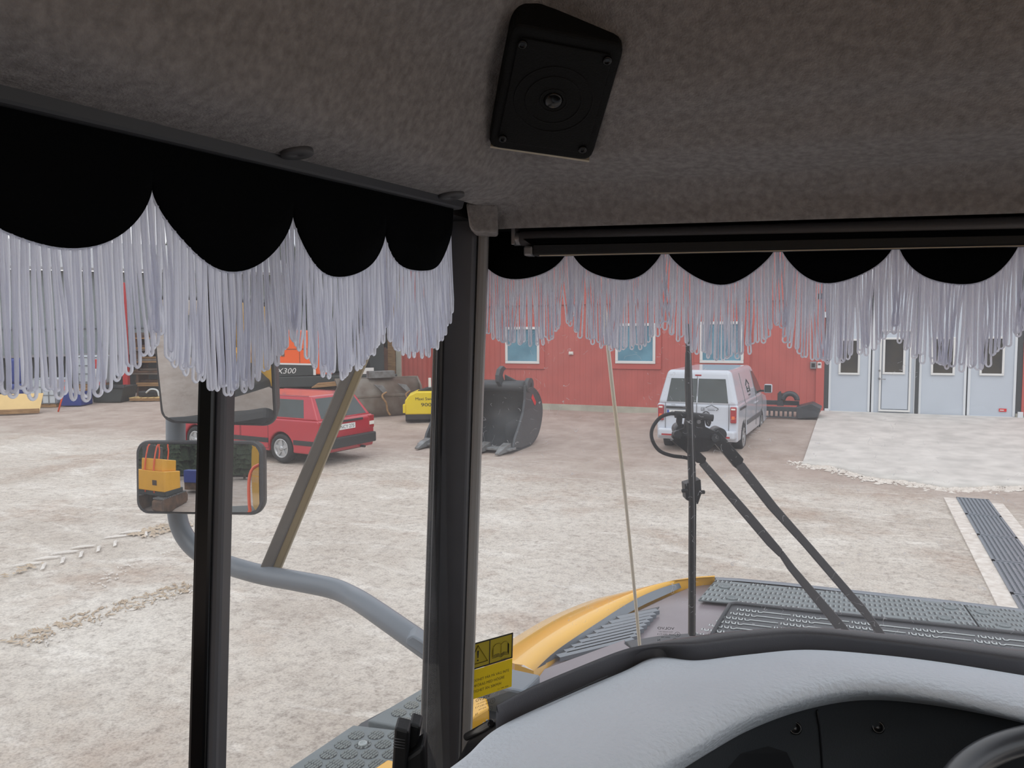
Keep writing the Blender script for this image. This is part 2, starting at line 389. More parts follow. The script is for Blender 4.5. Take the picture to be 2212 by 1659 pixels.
# --- red building (runs square to the machine, 23.3 m ahead)
XL = PYy(868, 800, WY).x
GXL, GXR = PYy(1789, 800, WY).x, PYy(2197, 800, WY).x
def wy(px, py, off=0): return PYy(px, py, WY - off)
b = MB()
b.b2((XL, WY, .35 + .0), (GXL, WY + .25, 6.6)); b.b2((GXL, WY, 5.1), (GXR, WY + .25, 6.6)); b.b2((GXR, WY, .5), (12, WY + .25, 6.6))
wall = struct(b.build('wall_front', 'red_board'))
b = MB()   # gable end of the building running back
b.b2((XL, WY + .25, .3), (XL + .25, WY + 14, 6.6)); struct(b.build('wall_end', 'red_board'))
b = MB(); b.b2((XL - .02, WY - .03, -.1), (GXL, WY + .2, .36)); b.b2((GXR, WY - .03, -.1), (12, WY + .2, .55)); struct(b.build('trim_1', 'concrete_old'))
b = MB(); zz = wy(1080, 655).z
b.b2((XL - .04, WY - .05, zz - .1), (GXL - .12, WY, zz + .08)); struct(b.build('trim_2', 'red_trim', bevel=.01))
b = MB(); b.b2((XL - .35, WY - .1, 6.55), (12.3, WY + .6, 6.75)); struct(b.build('trim_3', 'grey_paint'))
b = MB(); b.b2((XL - .2, WY - .06, 0), (XL, WY + .1, 6.6)); struct(b.build('trim_4', 'concrete_old'))
b = MB(); b.b2((XL - .52, WY - .1, 0), (XL - .24, WY + .1, 6.6)); struct(b.build('trim_5', 'wood'))
b = MB(); b.b2((GXL - .32, WY - .05, .36), (GXL - .1, WY, 6.5)); b.b2((GXR + .12, WY - .05, .5), (GXR + .34, WY, 6.5)); struct(b.build('trim_6', 'red_trim', bevel=.008))
# roof slab of the building
b = MB(); b.b2((XL, WY + .25, 6.4), (12, WY + 14, 6.6)); struct(b.build('roof', 'machine_dark'))
# --- windows of the red building
def bwindow(n, x0, x1, y0, y1, lab):
    a = wy(x0, y1); c = wy(x1, y0); x0, x1, z0, z1 = a.x, c.x, a.z, c.z
    f = .085
    o = bpy.data.objects.new(f'window_{n}', None); COL.objects.link(o); o.location = (x0, WY, z0); struct(o)
    b = MB()
    for lo, hi in (((x0, z0), (x1, z0 + f)), ((x0, z1 - f), (x1, z1)), ((x0, z0 + f), (x0 + f, z1 - f)), ((x1 - f, z0 + f), (x1, z1 - f))):
        b.b2((lo[0], WY - .07, lo[1]), (hi[0], WY + .02, hi[1]))
    b.build('window_frame', 'white_paint', o, bevel=.012)
    b = MB(); b.b2((x0 + f, WY - .035, z0 + f), (x1 - f, WY - .02, z1 - f)); b.build('pane', 'pane_sky_reflection', o)
    b = MB(); t = .17
    for lo, hi in (((x0 - t, z0 - t), (x1 + t, z0)), ((x0 - t, z1), (x1 + t, z1 + t)), ((x0 - t, z0), (x0, z1)), ((x1, z0), (x1 + t, z1))):
        b.b2((lo[0], WY - .04, lo[1]), (hi[0], WY, hi[1]))
    b.build('window_surround', 'red_trim', o, bevel=.008)
    return o
bwindow(1, 1093, 1166, 706, 785, '')
bwindow(2, 1330, 1417, 698, 785, '')
bwindow(3, 1512, 1608, 694, 784, '')
# --- folding gate
zg0 = wy(1790, 896).z - .1
def leaf(n, x0, x1, ya, yb, kind='panel'):
    X0, X1 = wy(x0, 800).x, wy(x1, 800).x; xm = (x0 + x1) / 2; z0 = wy(xm, yb).z
    o = bpy.data.objects.new(f'door_{n}', None); COL.objects.link(o); o.location = (X0, WY, z0); struct(o)
    b = MB(); b.b2((X0 + .004, WY + .02, z0), (X1 - .004, WY + .1, 5.05)); b.build('door_panel', 'gate_white', o)
    f = .06; b = MB()
    for lo, hi in (((X0 + .006, z0), (X1 - .006, z0 + f)), ((X0 + .006, 5.0), (X1 - .006, 5.06)), ((X0 + .006, z0 + f), (X0 + .006 + f, 5)), ((X1 - .006 - f, z0 + f), (X1 - .006, 5))):
        b.b2((lo[0], WY - .01, lo[1]), (hi[0], WY + .02, hi[1]))
    b.build('door_frame', 'gate_frame', o, bevel=.006)
    return o, X0, X1, z0
def dpane(o, x0, x1, ya, yb, off=0.):
    a = wy(x0, yb); c = wy(x1, ya); X0, X1, Z0, Z1 = a.x, c.x, a.z, c.z; f = .055; b = MB()
    for lo, hi in (((X0, Z0), (X1, Z0 + f)), ((X0, Z1 - f), (X1, Z1)), ((X0, Z0 + f), (X0 + f, Z1 - f)), ((X1 - f, Z0 + f), (X1, Z1 - f))):
        b.b2((lo[0], WY - .035 - off, lo[1]), (hi[0], WY + .02 - off, hi[1]))
    b.build('pane_frame', 'white_paint', o, bevel=.01)
    b = MB(); b.b2((X0 + f, WY - .01 - off, Z0 + f), (X1 - f, WY + .005 - off, Z1 - f)); b.build('pane', 'pane_dark', o)
o1, *_ = leaf(1, 1790, 1881, 560, 893); dpane(o1, 1811, 1859, 732, 809)
o2, X0, X1, z0 = leaf(2, 1883, 1981, 560, 898)
b = MB(); a = wy(1897, 888); c = wy(1971, 712)
f = .05
for lo, hi in (((a.x, a.z), (c.x, a.z + f)), ((a.x, c.z - f), (c.x, c.z)), ((a.x, a.z + f), (a.x + f, c.z - f)), ((c.x - f, a.z + f), (c.x, c.z - f))):
    b.b2((lo[0], WY - .05, lo[1]), (hi[0], WY + .02, hi[1]))
b.build('wicket_frame', 'white_paint', o2, bevel=.008)
b = MB(); b.b2((a.x + f + .02, WY - .03, a.z + f + .02), (c.x - f - .02, WY + .02, c.z - f - .02)); wk = b.build('wicket_door', 'gate_white', o2, bevel=.01)
dpane(o2, 1906, 1957, 729, 808, .03)
b = MB(); q = wy(1899, 818, .06); b.tube([q, q + Vector((0, -.06, 0)), q + Vector((.16, -.06, -.01))], .012); b.cyl(q + Vector((0, .01, 0)), (0, 1, 0), .03, .02)
b.cyl(q + Vector((0, .01, .22)), (0, 1, 0), .028, .03); b.build('door_handle', 'alu', o2)
o3, *_ = leaf(3, 1985, 2089, 560, 902); dpane(o3, 2010, 2065, 728, 810)
o4, *_ = leaf(4, 2091, 2197, 560, 904); dpane(o4, 2115, 2172, 727, 811)
b = MB(); q = wy(2166, 886, 0)
b.box((q.x, WY - .0, q.z), (.17, .01, .08)); b.build('red_label', 'red_mark', o4)
b = MB(); b.box((q.x - .02, WY - .012, q.z), (.09, .004, .025)); b.build('label_print', 'white_paint', o4)
b = MB()
b.b2((GXL - .1, WY - .02, .45), (GXL + .01, WY + .12, 5.1)); b.b2((GXR, WY - .02, .45), (GXR + .12, WY + .12, 5.1))
b.b2((GXL, WY + .1, .3), (GXR, WY + .2, 5.1)); b.b2((GXL - .1, WY - .02, 5.04), (GXR + .12, WY + .12, 5.14))
xx = wy(1983, 800).x; b.b2((xx - .06, WY - .03, .45), (xx + .03, WY + .05, 5.05))
struct(b.build('trim_7', 'joint_dark'))
b = MB()
for px, py in ((1786, 888), (1784, 680), (2203, 690), (2203, 896)):
    q = wy(px, py); b.box((q.x, WY - .06, q.z), (.12, .08, .16))
for px in (1786, 2203):
    for z in (.75, 2.9): pass
struct(b.build('trim_8', 'gate_frame', bevel=.01))
# --- wall boxes
q = wy(1757, 789, .04); t = thing('door_control', 'small grey push-button box on the red wall left of the white gates', 'control box', (q.x, WY, q.z - .1))
b = MB(); b.box((q.x, WY - .04, q.z), (.17, .08, .2)); b.build('case', 'alu', t, bevel=.01); b = MB(); b.box((q.x, WY - .085, q.z), (.09, .012, .11)); b.build('screen', 'ink', t)
q = wy(1770, 789, .04); t = thing('keypad', 'white keypad beside the grey push-button box on the red wall', 'keypad', (q.x, WY, q.z - .1))
b = MB(); b.box((q.x, WY - .03, q.z), (.11, .06, .17)); b.build('case', 'white_paint', t, bevel=.01); b = MB(); b.box((q.x, WY - .064, q.z + .03), (.07, .008, .05)); b.build('display', 'cap_grey', t)
q = wy(1233, 763, .05); t = thing('wall_lamp', 'small white square lamp on the red wall between two windows', 'lamp', (q.x, WY, q.z - .08))
b = MB(); b.box((q.x, WY - .03, q.z), (.15, .06, .1)); b.build('base', 'white_paint', t, bevel=.012); b = MB(); b.box((q.x, WY - .07, q.z), (.11, .03, .07)); b.build('cover', 'lamp_white', t, bevel=.01)
# --- concrete apron, draped on the rise
edge = [G(1733, 1003), G(1800, 1008), G(1880, 1032), G(1960, 1040), G(2040, 1054), G(2120, 1052), G(2212, 1050), G(2300, 1054)]
fa = G(1770, 899); b = MB(); N = 14; M_ = 40; rows = []
for i in range(M_ + 1):
    u = i / M_ * (len(edge) - 1); k = min(int(u), len(edge) - 2); e = edge[k].lerp(edge[k + 1], u - k)
    e = e + Vector((0, .12 * noise.noise(Vector((i * .7, 0, 0))), 0))
    f0 = Vector((fa.x + (e.x - edge[0].x) / (edge[-1].x - edge[0].x) * (9 - fa.x), WY - .03, 0))
    rows.append([(lambda p: Vector((p.x, p.y, terr(p.x, p.y) + (.025 if k2 else -.03))))(e.lerp(f0, max(0, k2 - 1) / (N - 1) if k2 else 0)) for k2 in range(N + 1)])
b.add([q for r in rows for q in r], [(i * (N + 1) + j, (i + 1) * (N + 1) + j, (i + 1) * (N + 1) + j + 1, i * (N + 1) + j + 1) for i in range(M_) for j in range(N)], True)
struct(b.build('floor', 'concrete'))
# --- white crumbly rim where the apron meets the gravel
b = MB()
for k in range(1300):
    u = R_.random() * 6.2; i = min(int(u), 6); e = edge[i].lerp(edge[i + 1], u - i)
    x, y = e.x + R_.gauss(0, .15), e.y + R_.gauss(-.03, .17); s_ = R_.uniform(.012, .05); a_ = R_.random() * 3; z_ = terr(x, y) - .008; h_ = s_ * .5
    b.add([(x + s_ * R_.uniform(.6, 1.5) * cos(a_ + i9 * 1.257), y + s_ * R_.uniform(.5, 1.1) * sin(a_ + i9 * 1.257), z_) for i9 in range(5)] + [(x, y, z_ + .008 + h_)], [(i9, (i9 + 1) % 5, 5) for i9 in range(5)])
o = b.build('spilled_lime', 'lime_white'); o['kind'] = 'stuff'; o['label'] = 'pale crumbled concrete along the front edge of the apron'
# --- drainage channel with grates
b = MB(); b.b2((1.34, 2.0, -.05), (1.52, 14.25, .006)); struct(b.build('kerb_strip', 'lime_white'))
b = MB(); b.b2((1.985, 2.0, -.05), (2.15, 14.1, .006)); struct(b.build('kerb_strip', 'lime_white'))
for k in range(7):
    y1 = 14.3 - k * 1.25; y0 = y1 - 1.22
    t = thing('drain_grate', '', 'drain grate', (1.75, y0, 0), group='steel grates in line over the drain channel')
    t['label'] = ['ribbed grey drain grate at the far end of the channel, nearest the apron', 'second ribbed grey drain grate from the apron', 'third ribbed grey drain grate from the apron',
                  'fourth ribbed grey drain grate from the apron', 'fifth ribbed grey drain grate from the apron', 'sixth ribbed grey drain grate from the apron', 'drain grate nearest the cab'][k]
    b = MB(); b.b2((1.52, y0, -.03), (1.98, y0 + .03, .02)); b.b2((1.52, y1 - .03, -.03), (1.98, y1, .02)); b.b2((1.52, y0, -.03), (1.55, y1, .02)); b.b2((1.95, y0, -.03), (1.98, y1, .02)); b.build('frame', 'grey_paint', t)
    b = MB()
    for i in range(7): b.b2((1.575 + i * .055, y0 + .03, -.02), (1.605 + i * .055, y1 - .03, .018))
    b.build('bars', 'grey_paint', t)
    b = MB()
    for i in range(30): b.b2((1.55, y0 + .03 + i * .039, -.02), (1.95, y0 + .050 + i * .039, .008))
    b.build('crossbars', 'grey_paint', t)
    if k == 6: bpy.data.objects.remove(t) if False else None
# --- tyre tracks pressed into the yard
def lumps(name, pts, lab, m, wid, n, sz):
    b = MB(); q = [G(*p) for p in pts]
    for k in range(n):
        u = R_.random() * (len(q) - 1); i = min(int(u), len(q) - 2); e = q[i].lerp(q[i + 1], u - i); d = (q[i + 1] - q[i]).normalized(); s_ = Vector((-d.y, d.x, 0))
        c = e + s_ * R_.uniform(-wid, wid); a = R_.uniform(.5, 1.3) * (1 if R_.random() < .7 else -1); L = R_.uniform(.3, .9) * sz
        ax = (d * cos(a) + s_ * sin(a)); h_ = R_.uniform(.006, .016)
        b.add([c - ax * L, c + s_ * .3 * sz - ax * .2 * L, c + ax * L, c - s_ * .3 * sz + ax * .1 * L, c + Vector((0, 0, h_)) - ax * .3 * L, c + Vector((0, 0, h_)) + ax * .4 * L],
              [(0, 1, 4), (1, 5, 4), (1, 2, 5), (2, 3, 5), (3, 4, 5), (3, 0, 4)])
    o = b.build(name, m); o['kind'] = 'stuff'; o['label'] = lab
def track(name, pts, lab, m, wid, step, lw):
    b = MB(); q = [G(*p) for p in pts]; d = (q[-1] - q[0]); L = d.length; d.normalize(); s_ = Vector((-d.y, d.x, 0)); k = 0
    while k * step < L:
        e = q[0] + d * k * step; k += 1
        for sg in (1, -1):
            if R_.random() < .15: continue
            a = e + s_ * sg * wid; c = e + d * wid * .8 + s_ * sg * .04; n_ = d * lw
            b.add([a - n_, a + n_, c + n_, c - n_, (a + c) / 2 + Vector((0, 0, .02))], [(0, 1, 4), (1, 2, 4), (2, 3, 4), (3, 0, 4)])
    o = b.build(name, m); o['kind'] = 'stuff'; o['label'] = lab
track('tyre_track', [(60, 1225), (300, 1150)], 'pale chevron tyre track in the gravel', 'soil_white', .24, .26, .028)
lumps('loose_soil', [(300, 1158), (350, 1140), (410, 1128)], 'brown churned soil at the end of the pale tyre track', 'soil_brown', .22, 150, .09)
lumps('loose_soil', [(30, 1390), (150, 1345), (300, 1300), (415, 1262)], 'brown churned soil in a band across the gravel', 'soil_brown', .18, 260, .06)
lumps('loose_soil', [(60, 1400), (200, 1345), (330, 1300), (415, 1275)], 'pale crumbs of soil in the churned band', 'soil_white', .12, 60, .05)
lumps('loose_soil', [(200, 1270), (300, 1215), (415, 1165)], 'white scraped soil streaks', 'soil_white', .14, 60, .05)
lumps('loose_soil', [(0, 1245), (50, 1230), (80, 1215)], 'brown twigs of soil at the left edge', 'soil_brown', .12, 20, .1)

# --- grey shed along the left of the yard
A = G(-420, 905); B_ = G(330, 856)
dr = (B_ - A); dr.z = 0; dr.normalize(); nn_ = Vector((-dr.y, dr.x, 0))
if nn_.dot(CF) < 0: nn_ = -nn_
A = A - dr * 6 + nn_ * 2.2; B_ = B_ + dr * 7 + nn_ * 2.2
def swall(name, z0, z1, m, off=0, th=.2):
    b = MB(); b.prism([A - nn_ * off + UP * z0, B_ - nn_ * off + UP * z0, B_ - nn_ * off + nn_ * th + UP * z0, A - nn_ * off + nn_ * th + UP * z0], UP * (z1 - z0)); return struct(b.build(name, m))
swall('wall_left', 1.8, 5.2, 'grey_cladding'); swall('wall_back', 0, 1.8, 'machine_dark', -.4)
swall('baseboard_left', 2.85, 2.93, 'grey_paint', .06, .06); swall('trim_9', 1.72, 1.82, 'alu', .05, .1)
b = MB(); b.prism([A + UP * 5.2 - nn_ * .5, B_ + UP * 5.2 - nn_ * .5, B_ + UP * 7 + nn_ * 7, A + UP * 7 + nn_ * 7], UP * .12); struct(b.build('roof', 'alu'))

# ================================================================== VEHICLES
def outline(top, zb, xr, xf, wheels, r):
    """closed side outline in XZ: bottom edge rear->front with wheel cut-outs, then the top given front->rear"""
    pts = [(xr, zb)]
    for wx in sorted(wheels):
        zc = .31; th0 = math.asin(max(-1, min(1, (zb - zc) / r)))
        for k in range(13):
            a = pi - th0 + (th0 * 2 - pi) * k / 12
            pts.append((wx + r * cos(a), zc + r * sin(a)))
    pts.append((xf, zb)); return pts + top
def wheel(parent, x, y, side, r, wd, spokes=5):
    b = MB(); ax = (0, side, 0)
    b.lathe((x, y, r), ax, [(r * .62, -wd / 2), (r * .93, -wd / 2), (r, -wd * .32), (r, wd * .32), (r * .94, wd / 2), (r * .66, wd / 2), (r * .64, wd * .3), (r * .3, wd * .2)], 28)
    o = b.build('wheel', 'rubber', parent, world=False)
    b = MB(); f = y + side * (wd / 2 - .01)
    b.lathe((x, f, r), ax, [(r * .66, -.02), (r * .66, .012), (r * .58, .012), (r * .56, -.03), (0.01, -.035)], 28)
    b.lathe((x, f, r), ax, [(r * .19, -.04), (r * .17, .015), (.01, .02)], 16)
    for k in range(spokes):
        a = 2 * pi * k / spokes + .3; d = Vector((cos(a), 0, sin(a))); n_ = Vector((-sin(a), 0, cos(a)))
        c = Vector((x, f, r)); s0 = Vector((0, side * .004, 0)); w0, w1 = r * .13, r * .10
        b.add([c + d * r * .12 + n_ * w0 + s0, c + d * r * .12 - n_ * w0 + s0, c + d * r * .6 - n_ * w1 + s0, c + d * r * .6 + n_ * w1 + s0,
               c + d * r * .12 + n_ * w0 - s0 * 6, c + d * r * .12 - n_ * w0 - s0 * 6, c + d * r * .6 - n_ * w1 - s0 * 6, c + d * r * .6 + n_ * w1 - s0 * 6],
              [(0, 1, 2, 3), (0, 4, 5, 1), (1, 5, 6, 2), (2, 6, 7, 3), (3, 7, 4, 0)])
    b.build('hub_cap', 'silver_wheel', o, world=False)
    return o
class Cabin:
    """upper body between a lower and an upper rectangle; side()/rear() give points lying on its faces"""
    def __init__(s, zr, zt, xr0, xf0, xr1, xf1, w0, w1): s.__dict__.update(locals())
    def side(s, x, z, sg=1, off=0): t = (z - s.zr) / (s.zt - s.zr); return Vector((x, sg * (s.w0 + (s.w1 - s.w0) * t + off), z))
    def rear(s, y, z, off=0): t = (z - s.zr) / (s.zt - s.zr); return Vector((s.xr0 + (s.xr1 - s.xr0) * t - off, y, z))
    def front(s, y, z, off=0): t = (z - s.zr) / (s.zt - s.zr); return Vector((s.xf0 + (s.xf1 - s.xf0) * t + off, y, z))
    def mesh(s):
        b = MB(); r0 = [Vector((s.xr0, -s.w0, s.zr)), Vector((s.xf0, -s.w0, s.zr)), Vector((s.xf0, s.w0, s.zr)), Vector((s.xr0, s.w0, s.zr))]
        r1 = [Vector((s.xr1, -s.w1, s.zt)), Vector((s.xf1, -s.w1, s.zt)), Vector((s.xf1, s.w1, s.zt)), Vector((s.xr1, s.w1, s.zt))]
        return b.loft([r0, r1], sm=False)
def panel(b, pts, n, th): b.prism([Vector(p) - Vector(n) * .004 for p in pts], Vector(n) * th)
def spose(t, px, py, heading):
    g = G(px, py); t.location = (g.x, g.y, terr(g.x, g.y)); t.rotation_euler = (0, 0, heading)
# ---------- red estate car
al = radians(30); hd = (-CR * cos(al) + CF * sin(al)); heading = math.atan2(hd.y, hd.x)
t = thing('estate_car', 'red boxy estate car with black bumpers parked in front of the orange excavator', 'car')
spose(t, 688, 1008, heading)
# move origin from the rear left corner to the car centre
Mz = Matrix.Rotation(heading, 3, 'Z'); t.location = Vector(t.location) + Mz @ Vector((2.32, -.80, 0)); t.location.z = 0
top = [(2.40, .42), (2.42, .55), (2.40, .74), (2.30, .80), (1.0, .93), (.9, .95), (-2.36, .95), (-2.42, .90), (-2.42, .40)]
b = MB(); ol = outline(top, .24, -2.38, 2.38, (-1.30, 1.47), .36); b.prism([(x, -.86, z) for x, z in ol], (0, 1.72, 0))
b.build('body', 'car_red', t, world=False, bevel=.035, seg=3, angle=40)
b = MB(); b.b2((-2.3, -.68, .22), (2.3, .68, .6)); b.build('underbody', 'trim_black', t, world=False)
cb = Cabin(.94, 1.44, -2.36, 1.02, -2.02, .22, .83, .66)
cb.mesh().build('roof', 'car_red', t, world=False, bevel=.045, seg=3)
def side_panels(spec, name, m, th=.008):
    for sg in (1, -1):
        for pts in spec:
            b = MB(); q = [cb.side(x, z, sg) for x, z in pts]
            if sg < 0: q = q[::-1]
            nrm = (q[1] - q[0]).cross(q[2] - q[1]).normalized()
            if nrm.y * sg < 0: nrm = -nrm
            panel(b, q, nrm, th); b.build(name, m, t, world=False, bevel=.003)
side_panels([[(-1.95, .99), (-1.12, .99), (-1.12, 1.36), (-1.83, 1.36)], [(-1.0, .99), (-.22, .99), (-.22, 1.36), (-1.0, 1.36)], [(-.12, .99), (.72, .99), (.22, 1.36), (-.12, 1.36)]], 'side_window', 'car_glass')
b = MB(); q = [cb.rear(y, z) for y, z in ((-.70, .98), (.70, .98), (.58, 1.385), (-.58, 1.385))]; n_ = (q[1] - q[0]).cross(q[2] - q[1]).normalized(); n_ = n_ if n_.x < 0 else -n_
panel(b, q, n_, .008); rw = b.build('rear_window', 'car_glass', t, world=False, bevel=.01)
b = MB(); c0 = cb.rear(0, 1.0, .02); b.lathe(c0, n_, [(.03, 0), (.025, .03), (.01, .035)], 12); b.tube([c0, cb.rear(.12, 1.02, .03), cb.rear(.42, 1.08, .02)], .007)
b.build('wiper', 'trim_black', rw, world=False)
b = MB(); q = [cb.front(y, z) for y, z in ((-.74, .99), (.74, .99), (.6, 1.38), (-.6, 1.38))]; n2 = Vector((.45, 0, .9)).normalized(); panel(b, q, n2, .01); b.build('windscreen', 'car_glass', t, world=False)
for sx, nm in ((-1, 'rear_bumper'), (1, 'front_bumper')):
    b = MB(); x0 = sx * 2.38
    b.prism([(x0 - sx * .1, -.89, .34), (x0 + sx * .14, -.82, .34), (x0 + sx * .14, .82, .34), (x0 - sx * .1, .89, .34)], (0, 0, .22)); b.build(nm, 'trim_black', t, world=False, bevel=.03, seg=3)
for sg in (1, -1):
    for x_, l_ in ((.09, 2.05), (-1.98, .6), (2.1, .5)): b = MB(); b.box((x_, sg * .862, .47), (l_, .025, .1)); b.build('side_moulding', 'trim_black', t, world=False, bevel=.008)
for sg in (1, -1):
    for x0, x1 in ((-.93, -.08), (-.05, .98)):
        b = MB(); b.tube([(x0, sg * .861, .94), (x0, sg * .861, .30), (x1, sg * .861, .30), (x1, sg * .861, .94)], .005, 4); b.build('door_gap', 'ink', t, world=False)
        b = MB(); b.box((x0 + .13, sg * .872, .86), (.2, .025, .035)); b.build('door_handle', 'trim_black', t, world=False, bevel=.008)
for sg in (1, -1):
    b = MB(); b.box((-2.41, sg * .765, .79), (.05, .17, .28)); tl = b.build('tail_lamp', 'lamp_red', t, world=False, bevel=.012)
    b = MB(); b.box((-2.425, sg * .765, .76), (.04, .15, .08)); b.build('reversing_lens', 'lamp_white', tl, world=False, bevel=.006)
    b = MB(); b.box((2.38, sg * .74, .66), (.06, .2, .14)); b.build('indicator', 'lamp_amber', t, world=False, bevel=.01)
    wheel(t, -1.30, sg * .76, sg, .315, .19); wheel(t, 1.47, sg * .76, sg, .315, .19)
    b = MB(); b.torus((-1.30, sg * .865, .31), (0, 1, 0), .375, .015, 24, 6); b.torus((1.47, sg * .865, .31), (0, 1, 0), .375, .015, 24, 6)
b = MB(); b.box((-2.43, 0, .885), (.03, .95, .05)); b.build('tailgate_strip', 'trim_black', t, world=False, bevel=.01)
b = MB(); b.box((-2.428, .02, .765), (.012, .50, .12)); pl = b.build('number_plate', 'plate_white', t, world=False, bevel=.004)
text('plate_text', 'NCY 275', 'ink', pl, (-2.4355, .02, .765), (0, -1, 0), (0, 0, 1), .075, .42, world=False)
b = MB(); b.tube([(-2.25, -.45, .27), (-2.5, -.45, .27)], .028); b.build('exhaust', 'trim_black', t, world=False)
b = MB(); c0 = Vector((-2.425, .0, 1.0)); b.lathe(cb.rear(.35, .965, .0), (-1, 0, .2), [(.03, 0), (.03, .01)], 12); b.build('badge', 'silver_wheel', t, world=False)
for sg in (1, -1):
    b = MB(); b.box((-.9, sg * .655, 1.445), (2.1, .02, .012)); b.build('roof_gutter', 'car_red', t, world=False, bevel=.004)
    b = MB(); b.box((.55, sg * .93, 1.0), (.1, .16, .11)); b.build('door_mirror', 'trim_black', t, world=False, bevel=.02)
# ---------- silver van
vh = CR * sin(radians(26)) + CF * cos(radians(26)); heading = math.atan2(vh.y, vh.x)
t = thing('delivery_van', 'silver panel van parked nose to the red wall behind the wipers', 'van')
spose(t, 1593, 978, heading); t.scale = (1.045, 1.0, 1.045); Mz = Matrix.Rotation(heading, 3, 'Z'); t.location = Vector(t.location) + Mz @ Vector((2.12, .87, 0)); t.location.z = .0
W = .895
top = [(2.16, .35), (2.2, .62), (2.1, .88), (1.92, .98), (1.15, 1.10), (-2.15, 1.08), (-2.17, .45)]
b = MB(); ol = outline(top, .30, -2.15, 2.15, (-1.36, 1.32), .37); b.prism([(x, -W, z) for x, z in ol], (0, 2 * W, 0)); b.build('body', 'van_silver', t, world=False, bevel=.045, seg=3, angle=40)
b = MB(); b.b2((-2.0, -.7, .24), (2.0, .7, .7)); b.build('underbody', 'trim_black', t, world=False)
cb = Cabin(1.05, 1.80, -2.16, 1.62, -2.02, .62, W - .005, .70)
cb.mesh().build('roof', 'van_silver', t, world=False, bevel=.09, seg=4)
# rear doors
bx = cb.rear(0, 1.4); n_ = Vector((-(1.80 - 1.05), 0, -.0)).normalized(); q = [cb.rear(y, z) for y, z in ((-.66, 1.13), (.66, 1.13), (.60, 1.62), (-.60, 1.62))]
n_ = (q[1] - q[0]).cross(q[2] - q[1]).normalized(); n_ = n_ if n_.x < 0 else -n_
for sg in (1, -1):
    b = MB(); y0, y1 = (.02, .68) if sg > 0 else (-.68, -.02); yo, yi = sg * .68, sg * .015
    q = [cb.rear(yi, 1.12), cb.rear(yo, 1.12), cb.rear(sg * .60, 1.62), cb.rear(yi, 1.62)]
    panel(b, q, n_, .012); b.build('rear_window', 'car_glass', t, world=False, bevel=.02, seg=3)
    b = MB(); b.box((-2.18, sg * .8, .88), (.07, .13, .34)); tl = b.build('tail_lamp', 'lamp_red', t, world=False, bevel=.02)
    b = MB(); b.box((-2.20, sg * .8, .82), (.045, .07, .07)); b.build('amber_lens', 'lamp_amber', tl, world=False, bevel=.01)
    b = MB(); b.box((-2.20, sg * .8, 1.0), (.045, .09, .035)); b.build('reversing_lens', 'lamp_white', tl, world=False, bevel=.008)
    b = MB(); b.box((-2.30, sg * .6, .42), (.02, .3, .035)); b.build('reflector', 'lamp_red', t, world=False)
    wheel(t, -1.36, sg * .79, sg, .32, .2, 7); wheel(t, 1.32, sg * .79, sg, .32, .2, 7)
b = MB()
b.box((-2.176, 0, .78), (.008, .012, .64)); b.box((-2.12, 0, 1.38), (.008, .01, .6)); 
for sg in (1, -1): b.box((-2.176, sg * .70, .8), (.008, .01, .6)); b.box((-2.178, sg * .36, .46), (.008, .7, .01))
b.build('door_gap', 'cap_grey', t, world=False)
b = MB(); b.prism([(-2.08, -.90, .37), (-2.30, -.84, .37), (-2.30, .84, .37), (-2.08, .90, .37)], (0, 0, .18)); b.build('rear_bumper', 'van_silver', t, world=False, bevel=.045, seg=3)
b = MB(); b.box((-2.19, .42, 1.0), (.03, .52, .05)); b.build('plate_lamp_bar', 'trim_black', t, world=False, bevel=.01)
b = MB(); b.box((-2.182, .40, .885), (.012, .52, .115)); pl = b.build('number_plate', 'plate_white', t, world=False, bevel=.004)
b = MB(); b.box((-2.189, .635, .885), (.004, .045, .112)); b.build('blue_band', 'blue_band', pl, world=False)
text('plate_text', 'CUD 0', 'ink', pl, (-2.1895, .42, .885), (0, -1, 0), (0, 0, 1), .07, .30, world=False)
# round marque badge, strokes in a ring
bc = Vector((-2.182, -.21, .86)); b = MB(); b.torus(bc, (1, 0, 0), .075, .009, 24, 6)
def stroke(b, c, pts, r=.006):
    b.tube([c + Vector((-.004, -y, z)) for y, z in pts], r, 5)
stroke(b, bc, [(-.035, .062), (0, .004), (.035, .062)]); stroke(b, bc, [(-.066, .022), (-.03, -.058), (0, .0), (.03, -.058), (.066, .022)]); b.build('badge', 'trim_black', t, world=False)
b = MB(); bl = bc + Vector((0, 0, .0))
stroke(b, Vector((-2.182, -.31, 1.0)), [(-.11, .02), (.02, .075), (.17, .0)], .007); stroke(b, Vector((-2.182, -.31, .99)), [(.17, .0), (.12, -.03)], .006)
stroke(b, Vector((-2.182, -.31, .965)), [(-.06, .0), (.1, .0)], .004); stroke(b, Vector((-2.182, -.31, .99)), [(-.08, .0), (.08, .0)], .003)
stroke(b, Vector((-2.182, -.15, .985)), [(-.05, -.03), (.03, -.03), (.03, .03), (-.05, .03), (-.05, -.03)], .004)
b.build('company_mark', 'trim_black', t, world=False)
text('company_letters', 'LB', 'trim_black', t, (-2.184, -.145, .985), (0, -1, 0), (0, 0, 1), .04, world=False)
